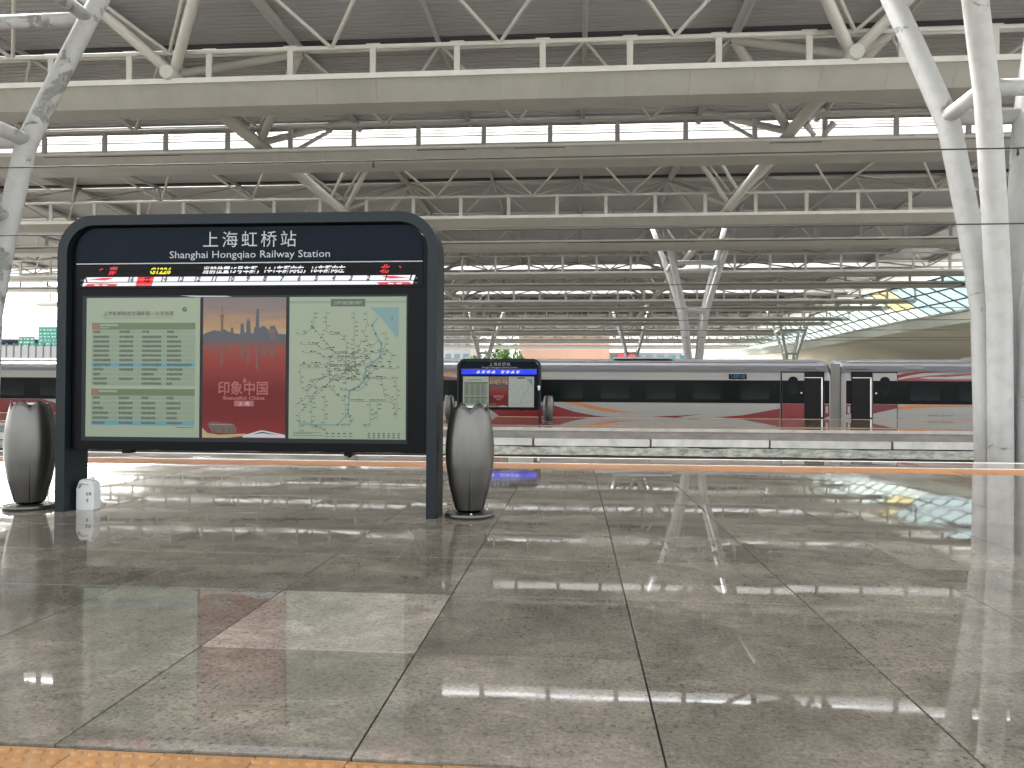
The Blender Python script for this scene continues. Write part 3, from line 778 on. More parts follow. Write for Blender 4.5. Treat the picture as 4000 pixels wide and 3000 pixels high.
# doorways, a near-black sheet standing for the unlit inside, and the door leaves slid outward over the body side
def doorway(c, xo0, xo1, xl0, xl1, red, lab):
    f = MB().rect(xo0, xo1, -.07, 2.27, -.012, 'tint').build('doorway', c)
    mb = MB()
    for x0, x1, z0, z1 in ((min(xo0, xl0) - .05, min(xo0, xl0), -.07, 2.30), (max(xo1, xl1), max(xo1, xl1) + .05, -.07, 2.30), (min(xo0, xl0) - .05, max(xo1, xl1) + .05, 2.27, 2.32)):
        mb.plate([(x0, z0), (x1, z0), (x1, z1), (x0, z1)], -.022, -.002, 'tblack')
    mb.build('door_frame', c)
    xe = xo1 - .10 if xl0 < xo0 else xo0 + 0.98 - .12
    MB().box(xe, xe + .07, -.03, .3, .05, 1.98, 'steell').build('grab_rail', c)
    MB().box(xo0 + .02, xo1 - .02, -.018, -.014, 2.0, 2.03, 'steell').build('door_header_bar', c)
    L = MB().plate([(xl0, -.06), (xl1, -.06), (xl1, 2.24), (xl0, 2.24)], -.07, -.02, 'twhite').build('door_leaf', c)
    xc = (xl0 + xl1) / 2
    arc = [(xc + .24 * math.cos(a * math.pi / 10), bz1 + .20 * math.sin(a * math.pi / 10)) for a in range(11)]
    MB().poly([(xl0, bz0), (xl1, bz0), (xl1, bz1)] + arc + [(xl0, bz1)], -.074, 'tblack').build('dark_panel', L)
    n = 20
    MB().plate([(xc + .27 * math.cos(2 * math.pi * a / n), 1.58 + .42 * math.sin(2 * math.pi * a / n)) for a in range(n)], -.082, -.072, 'tglass').build('window', L)
    if red == 'tred': MB().poly([(xl0, -.06), (xl1, -.06), (xl1, bz0 - .01), (xl0, bz0 - .01)], -.075, 'tred').build('red_panel', L)
    else: MB().poly([(xl0, .24), (xl1, .51), (xl1, bz0 - .01), (xl0, bz0 - .01)], -.075, 'tdred').build('red_panel', L)
    hx = xl1 - .14 if xl0 < xo0 else xl0 + .14
    MB().path([(hx, -.076, 1.25), (hx, -.10, 1.25)], [.045, .04], 'steell', 12).build('lock_knob', L)
doorway(cars[1], 11.40, 12.32, 10.30, 11.38, 'tred', '')
doorway(cars[2], 13.72, 14.68, 14.70, 15.84, 'tdred', '')
for c, x in ((cars[1], 11.3), (cars[2], 13.9)): MB().box(x - .5, x + .7, .16, .21, 2.44, 2.455, 'tblack').build('drip_rail', c)
# roof equipment
MB().box(2.0, 5.0, .9, 2.3, 2.98, 3.08, 'troof').build('roof_fairing', cars[1]); MB().box(20.0, 24.5, .9, 2.3, 2.98, 3.12, 'troof').build('roof_fairing', cars[2])

# ================================================================== SIGN
def rounded(x0, x1, z0, z1, r, n=7, bottom=False):
    pts = [(x0, z0)]
    for i in range(n + 1):
        a = math.pi - math.pi / 2 * i / n; pts.append((x0 + r + r * math.cos(a), z1 - r + r * math.sin(a)))
    for i in range(n + 1):
        a = math.pi / 2 - math.pi / 2 * i / n; pts.append((x1 - r + r * math.cos(a), z1 - r + r * math.sin(a)))
    return pts + [(x1, z0)]
def pixel_gap(mb, x0, x1, z, y, m='black', h=.006): mb.rect(x0, x1, z - h / 2, z + h / 2, y, m)
def make_sign(loc, label, blue, det):
    # local frame: x 0..3.72, y depth (front at 0), z up
    s = thing('platform_sign', label, 'sign', loc, 'illuminated station name signs')
    W, Ht = 3.72, 2.86
    out = rounded(0, W, 0, Ht, .36); inn = rounded(.095, W - .095, 0, Ht - .095, .27)
    # bent hoop frame
    mb = MB(); n = len(out); D = .36
    for y, flip in ((0, 0), (D, 1)):
        for i in range(n - 1):
            q = [(out[i][0], y, out[i][1]), (out[i + 1][0], y, out[i + 1][1]), (inn[i + 1][0], y, inn[i + 1][1]), (inn[i][0], y, inn[i][1])]
            mb.add(q, [(0, 3, 2, 1) if flip else (0, 1, 2, 3)], 'slate')
    for L in (out, inn):
        mb.add([(x, y, z) for y in (0, D) for x, z in L], [(i, i + 1, n + i + 1, n + i) for i in range(n - 1)], 'slate', True)
    for a, b in ((out[0], inn[0]), (inn[-1], out[-1])): mb.add([(a[0], 0, 0), (b[0], 0, 0), (b[0], D, 0), (a[0], D, 0)], [(0, 1, 2, 3)], 'slate')
    mb.build('frame', s)
    # cabinet
    cab = rounded(.11, W - .11, .60, Ht - .11, .26)
    MB().plate(list(reversed(cab))[::-1], .075, .30, 'black').build('cabinet', s)
    hd = rounded(.155, W - .155, 2.415, Ht - .115, .2)
    hdr = MB().plate(hd, .060, .078, 'navy').build('header_panel', s)
    y = .056
    cxn = W / 2 + .03
    text_mesh('上海虹桥站', .165, cxn, 2.562, y, 'letter', 'station_name', hdr, space=1.32)
    text_mesh('Shanghai Hongqiao Railway Station', .098, cxn, 2.448, y, 'letter', 'station_name_english', hdr, width=1.58)
    MB().box(.155, W - .155, .056, .07, 2.395, 2.405, 'letter').build('divider', s)
    led = MB().plate([(.15, 2.16), (W - .15, 2.16), (W - .15, 2.388), (.15, 2.388)], .064, .078, 'black').build('led_display', s)
    if not blue:
        t = MB()
        def T(body, sz, x, z, m, w_=None, al='CENTER', sh=.28, bo=.0015):
            merge_text(t, text_mesh(body, sz, x, z, .060, m, width=w_, shear=sh, align=al, bold=bo), m)
        T('南', .085, .52, 2.30, 'led_r', .095, bo=.003); T('北', .085, 3.20, 2.30, 'led_r', .095, bo=.003)
        t.poly([(.37, 2.335), (.40, 2.325), (.43, 2.36), (.40, 2.35)], .060, 'led_r'); t.poly([(3.34, 2.36), (3.36, 2.325), (3.37, 2.335), (3.36, 2.35)], .060, 'led_r')
        T('G1226', .082, 1.0, 2.30, 'led_y', .21, bo=.003)
        T('当前位置15号车厢，14-1车厢向右，16车厢向左', .074, 2.12, 2.305, 'led_w', 1.40, bo=.002)
        for z in (2.334,): pixel_gap(t, .2, W - .2, z, .0585, 'black', .012)
        # the row of cars
        t.plate([(.215, 2.185), (3.47, 2.185), (3.50, 2.27), (.245, 2.27)], .0605, .0635, 'led_w')
        t.poly([(1.0 - .245, 2.185), (1.165 - .245, 2.185), (1.19 - .245, 2.27), (1.025 - .245, 2.27)], .0600, 'led_r')
        def nose(x, sgn):
            t.poly([(x + sgn * .05, 2.245), (x + sgn * .20, 2.264), (x + sgn * .32, 2.264), (x + sgn * .23, 2.238)], .0600, 'led_r')
            t.poly([(x + sgn * .02, 2.185), (x + sgn * .34, 2.185), (x + sgn * .36, 2.205), (x + sgn * .2, 2.212), (x + sgn * .05, 2.208)], .0600, 'led_r')
            for q in (.12, .2): t.poly([(x + sgn * q, 2.188), (x + sgn * (q + .05), 2.188), (x + sgn * (q + .05), 2.198), (x + sgn * q, 2.198)], .0595, 'led_w')
            t.poly([(x + sgn * .035, 2.225), (x + sgn * .05, 2.225), (x + sgn * .035, 2.27), (x + sgn * .02, 2.27)], .0597, 'black')
        nose(.22, 1); nose(3.49, -1)
        for i in range(16):
            n_ = 16 - i; x = .70 + i * .1675
            T(str(n_), .066, x, 2.226, 'led_d', None, sh=.3, bo=.003)
        pixel_gap(t, .2, W - .2, 2.221, .0590, 'black', .007)
        for zz in (2.199, 2.243): pixel_gap(t, .2, W - .2, zz, .0588, 'letter', .0025)
        t.build('led_text', led)
        MB().plate([(1.2, 2.09), (1.36, 2.075), (1.72, 2.075), (1.66, 2.085)], .068, .075, 'letter').build('label_strip', s)
    else:
        t = MB(); t.plate([(.19, 2.17), (W - .19, 2.17), (W - .19, 2.38), (.19, 2.38)], .0605, .063, 'led_b')
        for zz in (2.20, 2.25, 2.30, 2.35): t.rect(.2, W - .2, zz - .008, zz + .008, .060, 'led_bl')
        for i in range(8):
            x = .93 + i * .225 + (.18 if i > 3 else 0)
            for j, zz in enumerate((2.235, 2.275, 2.315)):
                w_ = .085 - .02 * ((i + j) % 3); t.rect(x - w_ + .015 * j, x + w_ + .015 * j, zz - .012, zz + .012, .0595, 'led_w')
        t.build('led_text', led)
    # posters behind glass: light grey surround, three sheets
    def P(u): return u
    pap = 'paperg' if det else 'paperw'
    fr = MB().plate([(.215, .685), (3.43, .685), (3.43, 2.09), (.215, 2.09)], .070, .0745, 'slate').build('poster_surround', s)
    z0, z1 = .725, 2.07
    # timetable
    a0, a1 = .26, 1.405
    mb = MB(); mb.plate([(a0, z0), (a1, z0), (a1, z1), (a0, z1)], .066, .070, pap); ps = mb.build('timetable_poster', s)
    H_ = z1 - z0; Wd = a1 - a0
    pr = MB(); ty = .0652
    def R(u0, u1, v0, v1, m, dy=0): pr.rect(a0 + u0 * Wd, a0 + u1 * Wd, z1 - v1 * H_, z1 - v0 * H_, ty - dy, m)
    rnd = random.Random(5)
    def words(u, v, n, m, w_=.0155, h=.018):
        for i in range(n):
            R(u + i * w_, u + (i + .86) * w_, v + rnd.uniform(-.001, .001), v + h * rnd.uniform(.8, 1.05), m, .0008)
    R(.05, .96, .18, .228, 'row2'); R(.06, .105, .187, .222, 'redt', .0006); R(.115, .28, .188, .205, 'row1', .0006); R(.115, .2, .212, .219, 'row1', .0006)
    R(.05, .96, .229, .262, 'row1'); 
    for i in range(11):
        v = .266 + i * .0335; R(.05, .96, v, v + .031, 'rowb' if i == 6 else 'row1', 0) if (i == 6 or i % 1 == 0) else None
    R(.05, .96, .655, .703, 'row2'); R(.06, .105, .662, .697, 'redt', .0006); R(.115, .28, .663, .680, 'row1', .0006); R(.05, .96, .704, .737, 'row1')
    for i in range(5):
        v = .741 + i * .0355; R(.05, .96, v, v + .033, 'rowb' if i == 4 else 'row1', 0)
    if det:
        for v, ns in [(.236, (4, 6, 4, 4))] + [(.273 + i * .0335, q) for i, q in enumerate([(9, 8, 11, 6), (9, 8, 11, 8), (9, 8, 11, 8), (9, 8, 11, 8), (9, 8, 11, 8), (10, 8, 11, 8), (10, 8, 11, 14), (6, 8, 9, 9), (4, 0, 7, 9), (8, 8, 11, 8), (8, 0, 11, 3)])] \
                + [(.711, (4, 6, 4, 4))] + [(.749 + i * .0355, q) for i, q in enumerate([(4, 8, 8, 8), (6, 8, 8, 8), (9, 8, 8, 6), (9, 8, 8, 6), (7, 8, 8, 9)])]:
            for u, n_ in zip((.065, .295, .495, .715), ns): words(u, v, n_, 'ink')
        R(.80, .95, .925, .932, 'inkl', .0006)
        merge_text(pr, text_mesh('上海虹桥综合交通枢纽—公交信息', .045, a0 + .46 * Wd, z1 - .125 * H_, ty - .001, 'ink', width=.62 * Wd, bold=.0006), 'ink')
        merge_text(pr, text_mesh('Shanghai Hongqiao Comprehensive Transportation Hub - Bus Information', .016, a0 + .46 * Wd, z1 - .148 * H_, ty - .001, 'inkl', width=.62 * Wd), 'inkl')
        c0, c1 = a0 + .865 * Wd, z1 - .085 * H_
        pr.poly([(c0 + .024 * math.cos(i * .4488), c1 + .024 * math.sin(i * .4488)) for i in range(14)], ty - .0004, 'ink')
        pr.poly([(c0 - .014, c1 - .010), (c0 + .004, c1 - .002), (c0 + .016, c1 + .012), (c0 - .002, c1 + .004)], ty - .001, 'paperg')
    else:
        for i in range(17):
            v = .24 + i * .0335 + (.06 if i > 11 else 0)
            for u, q in zip((.065, .295, .495, .715), (.14, .13, .17, .13)): R(u, u + q, v + .008, v + .022, 'ink', .0008)
        R(.16, .74, .10, .125, 'inkl', .0008)
    pr.build('print', ps)
    # red poster
    b0, b1 = 1.437, 2.255; Wd = b1 - b0; a0 = b0
    ps = MB().plate([(b0, z0), (b1, z0), (b1, z1), (b0, z1)], .066, .070, 'red').build('skyline_poster', s)
    pr = MB()
    bands = ['sunA', 'sunA', 'sunB', 'sunC', 'sunB', 'sunC', 'sunC', 'sunB']
    R(0, 1, 0, .31, 'skyg')
    sky = [(0, .265), (.05, .25), (.10, .24), (.13, .232), (.2, .24), (.22, .236), (.25, .225), (.29, .24), (.33, .25), (.34, .215), (.365, .215), (.37, .255), (.45, .262), (.455, .19), (.49, .185), (.50, .25), (.52, .25), (.525, .155), (.565, .15), (.575, .25),
           (.61, .26), (.62, .215), (.635, .21), (.642, .085), (.67, .08), (.68, .22), (.695, .215), (.71, .205), (.75, .207), (.77, .225), (.79, .225), (.80, .255), (.805, .215), (.82, .203), (.865, .203), (.89, .235), (.91, .26), (.95, .262), (1, .265)]
    pr.poly([(b0 + u * Wd, z1 - v * H_) for u, v in [(0, .31), (1, .31)] + sky[::-1]], ty - .0006, 'sil')
    R(.215, .245, .13, .25, 'silb', .0008); R(.225, .235, .065, .13, 'silb', .0008)
    pr.poly([(b0 + .23 * Wd + .02 * math.cos(i * .5236), z1 - .135 * H_ + .02 * math.sin(i * .5236)) for i in range(12)], ty - .001, 'silb')
    R(.53, .56, .158, .166, 'sunB', .001); R(.805, .865, .225, .30, 'silb', .0008)
    R(0, 1, .345, 1, 'redg', .0001); R(0, 1, .31, .345, 'silr', .0003)
    for u0, u1, v in ((.215, .24, .48), (.33, .355, .40), (.455, .495, .43), (.53, .565, .465), (.64, .67, .51), (.70, .77, .41), (.81, .87, .415)): R(u0, u1, .344, v, 'silr', .0006)
    R(.02, .30, .34, .365, 'silr', .0008)
    if det:
        merge_text(pr, text_mesh('印象中国', .14, b0 + .49 * Wd, z1 - .685 * H_, ty - .001, 'redt', width=.60 * Wd, bold=.002), 'redt')
        merge_text(pr, text_mesh('Beautiful China', .045, b0 + .50 * Wd, z1 - .727 * H_, ty - .001, 'redt', width=.50 * Wd, bold=.0015), 'redt')
    else: R(.22, .78, .615, .685, 'redt', .0008); R(.27, .75, .70, .72, 'redt', .0008)
    R(.385, .62, .735, .775, 'redt', .0008)
    if det: merge_text(pr, text_mesh('上 海', .042, b0 + .50 * Wd, z1 - .768 * H_, ty - .0018, 'letter', width=.14 * Wd), 'letter')
    pr.poly([(b0 + u * Wd, z1 - v * H_) for u, v in ((.49, .605), (.505, .565), (.515, .58), (.545, .605), (.52, .598), (.505, .61))], ty - .0008, 'redt')
    pr.poly([(b0 + u * Wd, z1 - v * H_) for u, v in ((.06, .90), (.12, .885), (.38, .90), (.42, .94), (.40, .965), (.12, .965))], ty - .0006, 'silb')
    for u in (.13, .24, .32, .37): R(u, u + .025, .93, .962, 'sil', .001)
    R(.10, .36, .903, .908, 'sunA', .001)
    pr.poly([(b0 + u * Wd, z1 - v * H_) for u, v in ((0, .93), (.06, .965), (.2, .978), (.5, .968), (.6, .975), (.3, 1), (0, 1))], ty - .0008, 'cream')
    pr.poly([(b0 + u * Wd, z1 - v * H_) for u, v in ((.48, .985), (.70, .945), (.74, .945), (1, .975), (1, .995), (.5, .995))], ty - .001, 'letter')
    pr.poly([(b0 + u * Wd, z1 - v * H_) for u, v in ((.60, .975), (.72, .953), (.92, .975), (.72, .965))], ty - .0014, 'sil')
    pr.build('print', ps)
    # metro map
    c0, c1 = 2.287, 3.415; a0 = c0; Wd = c1 - c0
    ps = MB().plate([(c0, z0), (c1, z0), (c1, z1), (c0, z1)], .066, .070, pap).build('metro_map_poster', s)
    pr = MB()
    R(0, 1, .028, .045, 'row1'); R(.355, .65, .015, .068, 'ink', .0004)
    if det: merge_text(pr, text_mesh('上海轨道交通示意图', .034, c0 + .5 * Wd, z1 - .052 * H_, ty - .001, 'row1', width=.24 * Wd, bold=.001), 'row1')
    Q = lambda pts: [(c0 + u * Wd, z1 - v * H_) for u, v in pts]
    pr.poly(Q([(.69, .075), (.935, .075), (.935, .285), (.92, .285), (.79, .15)])[::-1], ty, 'water')
    def line(pts, m, h=.004, dy=.0006):
        P_l = Q(pts)
        for (xa, za), (xb, zb) in zip(P_l, P_l[1:]):
            dx, dz = xb - xa, zb - za; l = math.hypot(dx, dz) or 1; nx, nz = -dz / l * h / 2, dx / l * h / 2; ex, ez = dx / l * h * .4, dz / l * h * .4
            pr.poly([(xa - nx - ex, za - nz - ez), (xb - nx + ex, zb - nz + ez), (xb + nx + ex, zb + nz + ez), (xa + nx - ex, za + nz - ez)], ty - dy, m)
    line([(.76, .15), (.71, .20), (.74, .26), (.79, .33), (.78, .42), (.70, .48), (.66, .50), (.65, .58), (.60, .63), (.52, .66), (.51, .82), (.42, .90), (.10, .90)], 'water', .016, .0003)
    if det:
        lines = [[(.21, .10), (.21, .22), (.40, .40), (.62, .40), (.68, .37)], [(.07, .265), (.13, .265), (.20, .215), (.22, .22)], [(.10, .335), (.24, .335), (.29, .37), (.38, .37)], [(.12, .395), (.26, .395), (.30, .43), (.36, .43), (.65, .43), (.68, .40), (.80, .385), (.87, .39), (.88, .43), (.86, .48)],
                 [(.32, .10), (.32, .25), (.36, .265), (.45, .265), (.49, .31), (.49, .62)], [(.52 + .04, .10), (.56, .38), (.58, .56)], [(.66, .10), (.67, .18), (.64, .26), (.70, .36), (.76, .31)], [(.83, .24), (.82, .35), (.79, .42), (.72, .52), (.66, .62), (.60, .66), (.45, .66)],
                 [(.08, .49), (.13, .475), (.30, .475), (.36, .49), (.60, .49), (.68, .47)], [(.10, .62), (.10, .51), (.14, .475)], [(.14, .50), (.32, .50), (.40, .52), (.55, .52), (.62, .53)], [(.38, .40), (.35, .44), (.35, .60), (.30, .64), (.24, .66), (.20, .70), (.20, .92), (.31, .93), (.34, .96)],
                 [(.16, .60), (.28, .58), (.35, .55)], [(.20, .64), (.38, .64), (.42, .70), (.52, .71), (.54, .735), (.86, .735)], [(.38, .58), (.60, .58), (.68, .57), (.70, .44), (.66, .40)], [(.31, .69), (.31, .90)], [(.48, .71), (.49, .84), (.56, .86), (.52, .905), (.46, .91)], [(.70, .74), (.70, .91), (.64, .91)], [(.76, .74), (.76, .86)],
                 [(.12, .66), (.20, .64)], [(.05, .77), (.14, .72), (.18, .64), (.35, .53)], [(.10, .96), (.09, .82), (.18, .74), (.28, .66)], [(.10, .89), (.20, .89)], [(.72, .56), (.80, .60), (.82, .70), (.88, .72), (.92, .80), (.92, .85)], [(.72, .57), (.92, .58), (.93, .83)], [(.68, .5), (.8, .5), (.93, .505)],
                 [(.42, .40), (.42, .60), (.5, .5), (.62, .6)], [(.46, .44), (.56, .52), (.7, .58)], [(.36, .6), (.46, .54), (.6, .47), (.7, .42)], [(.62, .30), (.6, .36), (.54, .42), (.54, .6)]]
        for L in lines: line(L, 'maproad', .0035)
        rn = random.Random(11)
        for L in lines:      # station name ticks beside every line
            for (ua, va), (ub, vb) in zip(L, L[1:]):
                n_ = max(1, int(math.hypot(ub - ua, vb - va) / .030))
                for i in range(n_):
                    u = ua + (ub - ua) * (i + .5) / n_; v = va + (vb - va) * (i + .5) / n_
                    u += rn.choice((-.028, .008)) ; v += -.012 if abs(ub - ua) > abs(vb - va) else 0
                    wd = rn.uniform(.016, .028); R(max(.04, u), u + wd, v - .003, v + .004, 'inkl' if rn.random() < .8 else 'ink', .0010)
        for i in range(3):
            for j in range(7): R(.68 + j * .042, .70 + j * .042, .955 + i * .014, .963 + i * .014, 'ink', .0008)
        R(.04, .28, .953, .957, 'inkl', .0008); R(.04, .21, .962, .966, 'inkl', .0008); R(.04, .30, .975, .979, 'inkl', .0008)
        for j in range(5): R(.32 + j * .05, .345 + j * .05, .957, .965, 'ink', .0008); R(.32 + j * .05, .35 + j * .05, .978, .984, 'inkl', .0008)
        pr.poly(Q([(.875, .17), (.88, .125), (.885, .17), (.88, .163)]), ty - .001, 'ink')
    else:
        rn = random.Random(4)
        for i in range(40): u, v = rn.uniform(.08, .9), rn.uniform(.2, .92); R(u, u + rn.uniform(.03, .12), v, v + .004, 'inkl', .0008)
        for u, v in ((.2, .42), (.6, .3), (.7, .74), (.28, .61)): R(u, u + .06, v, v + .015, 'letter', .001)  # four pale patches painted in for glare dots on the far sign
    pr.build('print', ps)
    for x in (.66, 2.86): MB().box(x - .04, x + .04, .09, .2, .565, .60, 'black').build('latch', s)
    MB().path([(2.84, .12, .60), (2.86, .12, .555), (2.885, .12, .56)], .012, 'black', 6).build('hasp', s)
    mbp = MB()
    for x in (.10, W - .10 - .0): pass
    return s
make_sign((-5.0, 7.08, 0), 'large dark station name sign in front with red and white car position display', False, True)
s2 = make_sign((-4.53, 29.4, 0), 'smaller far station name sign with bright blue display in front of the train', True, False); s2.scale = (.865, .865, .865)
MB().path([(3.64, -.12, 1.62), (3.64, -.02, 1.62), (3.64, .0, 1.62)], [.05, .075, .07], 'steell', 12).box(3.60, 3.68, -.05, 0, 1.48, 1.60, 'steell').build('sensor', s2)

# ================================================================== LITTER BINS
def bin_profile(t):   # t 0..1 height
    T = [(0, .128), (.08, .150), (.25, .195), (.45, .226), (.58, .231), (.72, .222), (.86, .200), (1, .168)]
    for (a, p), (b, q) in zip(T, T[1:]):
        if t <= b:
            u = (t - a) / (b - a); return p + (q - p) * u
    return T[-1][1]
def make_bin(loc, label, rot):
    t = thing('litter_bin', label, 'litter bin', loc, 'tulip shaped steel litter bins'); t.rotation_euler.z = rot
    Hb = 1.03; n = 6
    NU, NW = 72, 18; vs, fs = [], []
    for j in range(NW + 1):
        for i in range(NU):
            a = 2 * math.pi * i / NU; q = abs(((a / (2 * math.pi) * n + .5) % 1) - .5) * 2   # 0 mid petal .. 1 at the valley
            tmax = 1 - .072 * q ** 2.0
            tt_ = .03 + (tmax - .03) * (j / NW)
            rr = bin_profile(tt_) * (1 - .012 * q ** 3)
            vs.append((rr * math.cos(a), rr * math.sin(a), .04 + tt_ * Hb))
    for j in range(NW):
        for i in range(NU): fs.append((j * NU + i, j * NU + (i + 1) % NU, (j + 1) * NU + (i + 1) % NU, (j + 1) * NU + i))
    K = len(vs); vs += [(x * .965, y * .965, z) for x, y, z in vs]; fs += [tuple(K + q for q in reversed(f)) for f in fs]
    top = [NW * NU + i for i in range(NU)]
    fs += [(top[i], top[(i + 1) % NU], K + top[(i + 1) % NU], K + top[i]) for i in range(NU)]
    MB().add(vs, fs, 'steel', True).build('shell', t)
    for k in range(n):
        a = 2 * math.pi * (k + .5) / n
        MB().path([(bin_profile(q) * .99 * math.cos(a), bin_profile(q) * .99 * math.sin(a), .04 + q * Hb) for q in (.03, .1, .2, .3, .4)], [.0035, .0035, .003, .002, .0008], 'black', 5).build('seam', t)
    MB().path([(0, 0, .05), (0, 0, .45), (0, 0, .96)], [.115, .16, .135], 'black', 16).build('liner', t)
    # rim ring
    mb = MB(); R0, r0, N, Q2 = .142, .013, 24, 6; vs = [((R0 + r0 * math.cos(b * 2 * math.pi / Q2)) * math.cos(a * 2 * math.pi / N), (R0 + r0 * math.cos(b * 2 * math.pi / Q2)) * math.sin(a * 2 * math.pi / N), 1.035 + r0 * math.sin(b * 2 * math.pi / Q2)) for a in range(N) for b in range(Q2)]
    mb.add(vs, [(a * Q2 + b, ((a + 1) % N) * Q2 + b, ((a + 1) % N) * Q2 + (b + 1) % Q2, a * Q2 + (b + 1) % Q2) for a in range(N) for b in range(Q2)], 'steell', True); mb.build('rim_ring', t)
    MB().path([(0, 0, 0), (0, 0, .035), (0, 0, .041)], [.232, .232, .226], 'steel', 32).build('base_plate', t)
    for a in (.6, 2.7, 4.8): MB().path([(.2 * math.cos(a), .2 * math.sin(a), .04), (.2 * math.cos(a), .2 * math.sin(a), .055)], .012, 'steell', 6).build('bolt', t)
    return t
b1 = make_bin((-.995, 7.28, 0), 'tulip shaped steel litter bin standing right of the near sign', .12)
def bin_copy(loc, label, rot):
    c = copy_tree(b1); c.location = loc; c.rotation_euler.z = rot; c['label'] = label; return c
bin_copy((-5.40, 7.28, 0), 'tulip shaped steel litter bin partly behind the left leg of the near sign', .62 + 1.0472)
bin_copy((-1.08, 31.0, 0), 'small far steel litter bin standing right of the blue display sign', .2)
bin_copy((-5.08, 31.0, 0), 'small far steel litter bin left of the blue display sign', .5)

# ================================================================== JUG
t = thing('plastic_jug', 'white plastic canister standing beside the left leg of the near sign', 'canister', (-4.775, 7.27, 0)); t.scale = (.86, .9, .97)
MB().plate([(-.105, 0), (.090, 0), (.098, .012), (.100, .205), (.084, .262), (.066, .288), (.030, .300), (-.050, .308), (-.078, .292), (-.112, .215), (-.112, .012)], -.06, .06, 'jug').build('body', t)
MB().path([(.035, 0, .295), (.035, 0, .328)], [.028, .028], 'jug', 14).build('cap', t)
MB().path([(-.075, -.062, .225), (-.05, -.075, .27), (.0, -.075, .28), (.03, -.062, .26)], [.010, .010, .010, .010], 'steell', 8).build('handle', t)
mb = MB()
for x, z in ((.020, .150), (.056, .152), (.026, .085)):
    for j in range(3): mb.rect(x - .012, x + .012, z + j * .011, z + j * .011 + .005, -.067, 'ink')
    mb.rect(x - .003, x + .003, z - .002, z + .03, -.068, 'ink')
mb.build('marking', t)

# ================================================================== FAR BACKGROUND
def block_building(name, label, x0, x1, y, z1, m, wm, nx, nz, depth=30, z0=-2.2, wz0=None):
    t = thing(name, label, 'building', ((x0 + x1) / 2, y, z0))
    cx = (x0 + x1) / 2
    MB().box(x0 - cx, x1 - cx, 0, depth, 0, z1 - z0, m).build('wall', t)
    wz0 = wz0 if wz0 is not None else z0
    dx, dz = (x1 - x0) / nx, (z1 - wz0) / nz
    me = MB().box(-dx * .32, dx * .32, -.12, .05, -dz * .28, dz * .28, wm).mesh('window')
    for i in range(nx):
        for j in range(nz): link('window', me, t, (x0 - cx + dx * (i + .5), 0, wz0 - z0 + dz * (j + .5)))
    MB().box(x0 - cx - .4, x1 - cx + .4, -.3, depth, z1 - z0, z1 - z0 + .6, m).build('roof', t)
    return t
block_building('apartment_building', 'white block with rows of windows beyond the platform roofs, left of the far sign', -62, -41, 300, 25, 'bwhite', 'bglass', 6, 7)
block_building('reflection_block', 'added grey block hidden behind the near sign, dimming the floor reflection', -200, -64, 305, 22, 'bgrey', 'bglass', 26, 5)  # unseen block added to dim the sky mirrored in the floor
block_building('brick_building', 'long salmon orange building beyond the platform roofs', -22, 13, 300, 33, 'bor', 'bor', 9, 5)
block_building('glass_building', 'pale glazed building with teal panels beyond the platform roofs', 14, 60, 320, 17.5, 'bwhite', 'bteal', 10, 3, wz0=8)
MB().box(17, 24, 318.5, 319.5, 15.5, 17.2, 'bredd').build('banner'); tag(bpy.data.objects['banner'], 'small red banner on the pale glazed building', 'banner')
block_building('overpass', 'grey elevated road deck with blue roof edge at the far left', -230, -110, 205, 13, 'bgrey', 'bwhite', 30, 1, depth=12, wz0=8)
MB().prism([(190, 14.5), (200, 19.5), (230, 19.6), (230, 14.5)], -240, -118, 'bblue').build('blue_roof'); tag(bpy.data.objects['blue_roof'], 'long blue metal roof behind the green road signs', 'roof')
MB().add([(-330, 420, -2), (-300, 420, 36), (-250, 420, 41), (-200, 420, 38), (-150, 420, 40), (-90, 420, 33), (-40, 420, -2)], [(0, 1, 2, 3, 4, 5, 6)], 'hill').build('hills', kind='structure')
for x0, x1, z0, z1, lab in ((-109.9, -105.2, 9.6, 14.2, 'tall green road direction sign seen left of the near sign'), (-114.2, -110.7, 9.9, 12.2, 'low wide green road sign, leftmost'), (-104.8, -102, 9.0, 12.0, 'small green road sign half hidden by the near sign')):
    t = thing('road_sign', lab, 'road sign', (x0, 150, z0), 'green road direction signs')
    MB().box(0, x1 - x0, 0, .15, 0, z1 - z0, 'sgreen').build('board', t)
    MB().box(.3, .5, .15, .35, -11.5, 0, 'bgrey').box(x1 - x0 - .5, x1 - x0 - .3, .15, .35, -11.5, 0, 'bgrey').build('posts', t)
    mb = MB(); rn = random.Random(int(-x0))
    for j in range(int((z1 - z0) / .7)):
        u = .3
        while u < x1 - x0 - .6:
            w_ = rn.uniform(.15, .6); mb.rect(u, u + w_, .25 + j * .7, .55 + j * .7, -.02, 'swhite'); u += w_ + rn.uniform(.1, .5)
    mb.build('lettering', t)
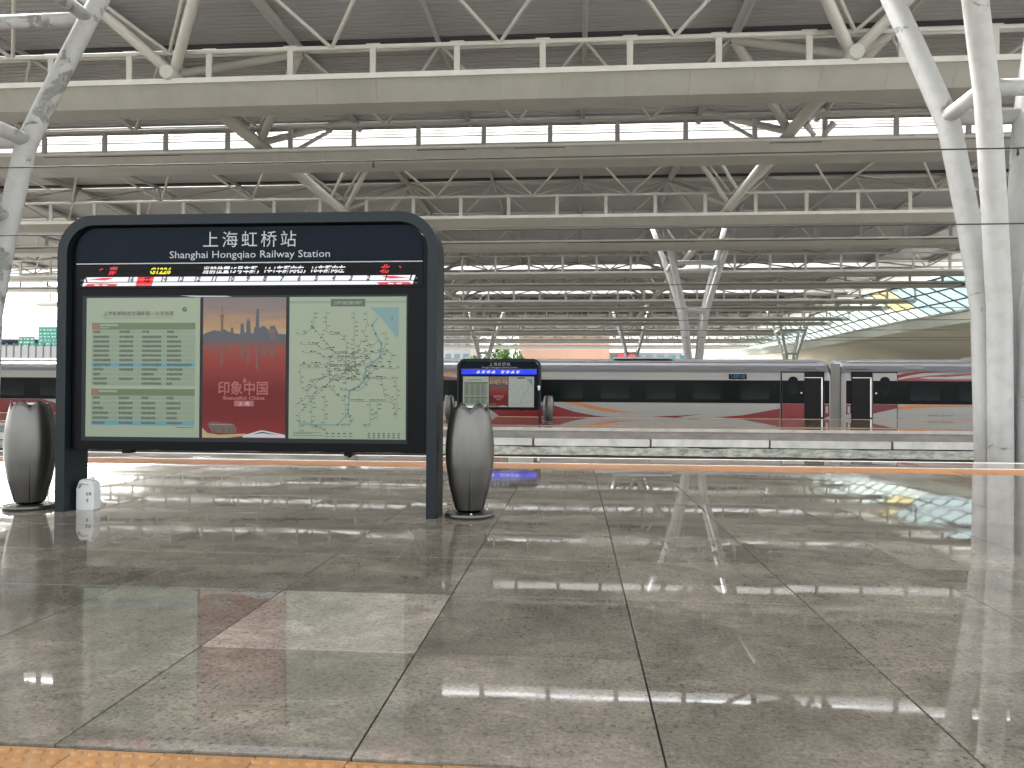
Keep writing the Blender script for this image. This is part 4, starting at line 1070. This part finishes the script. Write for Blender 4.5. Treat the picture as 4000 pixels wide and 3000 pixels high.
t = thing('fence', 'pale grey fence with dark posts below the road signs at far left', 'fence', (0, 140, 0))
MB().box(-140, -88, 0, .2, 6.0, 9.6, 'bwhite').build('panel', t)
pm = MB().box(-.1, .1, -.1, .3, -1.5, 10.2, 'mull').mesh('post')
for i in range(34): link('post', pm, t, (-139 + i * 1.5, 0, 0))

def tree(x, y, h, r, label, seed):
    rn = random.Random(seed); t = thing('broadleaf_tree', label, 'tree', (x, y, -2.2), 'trees behind the far sign')
    tr = MB(); tr.path([(0, 0, 0), (.3, 0, h * .35), (0, 0, h * .7)], [.5, .38, .15], 'bark', 8)
    for i in range(7):
        a = rn.uniform(0, 6.28); z = h * rn.uniform(.35, .6); tr.path([(0, 0, z), (r * .6 * math.cos(a), r * .6 * math.sin(a), z + h * .22)], [.2, .06], 'bark', 5)
    tr.build('trunk', t)
    cr_b = MB(); cl = []
    for i in range(26):
        a = rn.uniform(0, 6.28); q = rn.uniform(0, .85) ** .6 * r; cl.append((q * math.cos(a), q * math.sin(a), h * rn.uniform(.42, .95), rn.uniform(.22, .4) * r))
    for cx, cyy, cz, cr0 in cl:
        for j in range(110):
            v = Vector((rn.gauss(0, 1), rn.gauss(0, 1), rn.gauss(0, .8))).normalized() * cr0 * rn.uniform(.6, 1.05); s = rn.uniform(.25, .5)
            a = Vector((rn.uniform(-1, 1), rn.uniform(-1, 1), rn.uniform(-1, 1))).normalized() * s; b = Vector((rn.uniform(-1, 1), rn.uniform(-1, 1), rn.uniform(-1, 1))).normalized() * s
            c = Vector((cx, cyy, cz)) + v; cr_b.add([c - a, c + b, c + a, c - b], [(0, 1, 2, 3)], 'leaf')
    cr_b.build('crown', t)
for i, (x, h, r, lab) in enumerate(((-37, 18, 5.5, 'green tree top left above the far sign'), (-31, 21, 6, 'green tree top over the middle of the far sign'), (-24.5, 22, 5.5, 'green tree top right above the far sign'), (-19, 17, 4.2, 'green tree against the orange building'))):
    tree(x, 282 + (i % 2) * 5, h, r, lab, 20 + i)
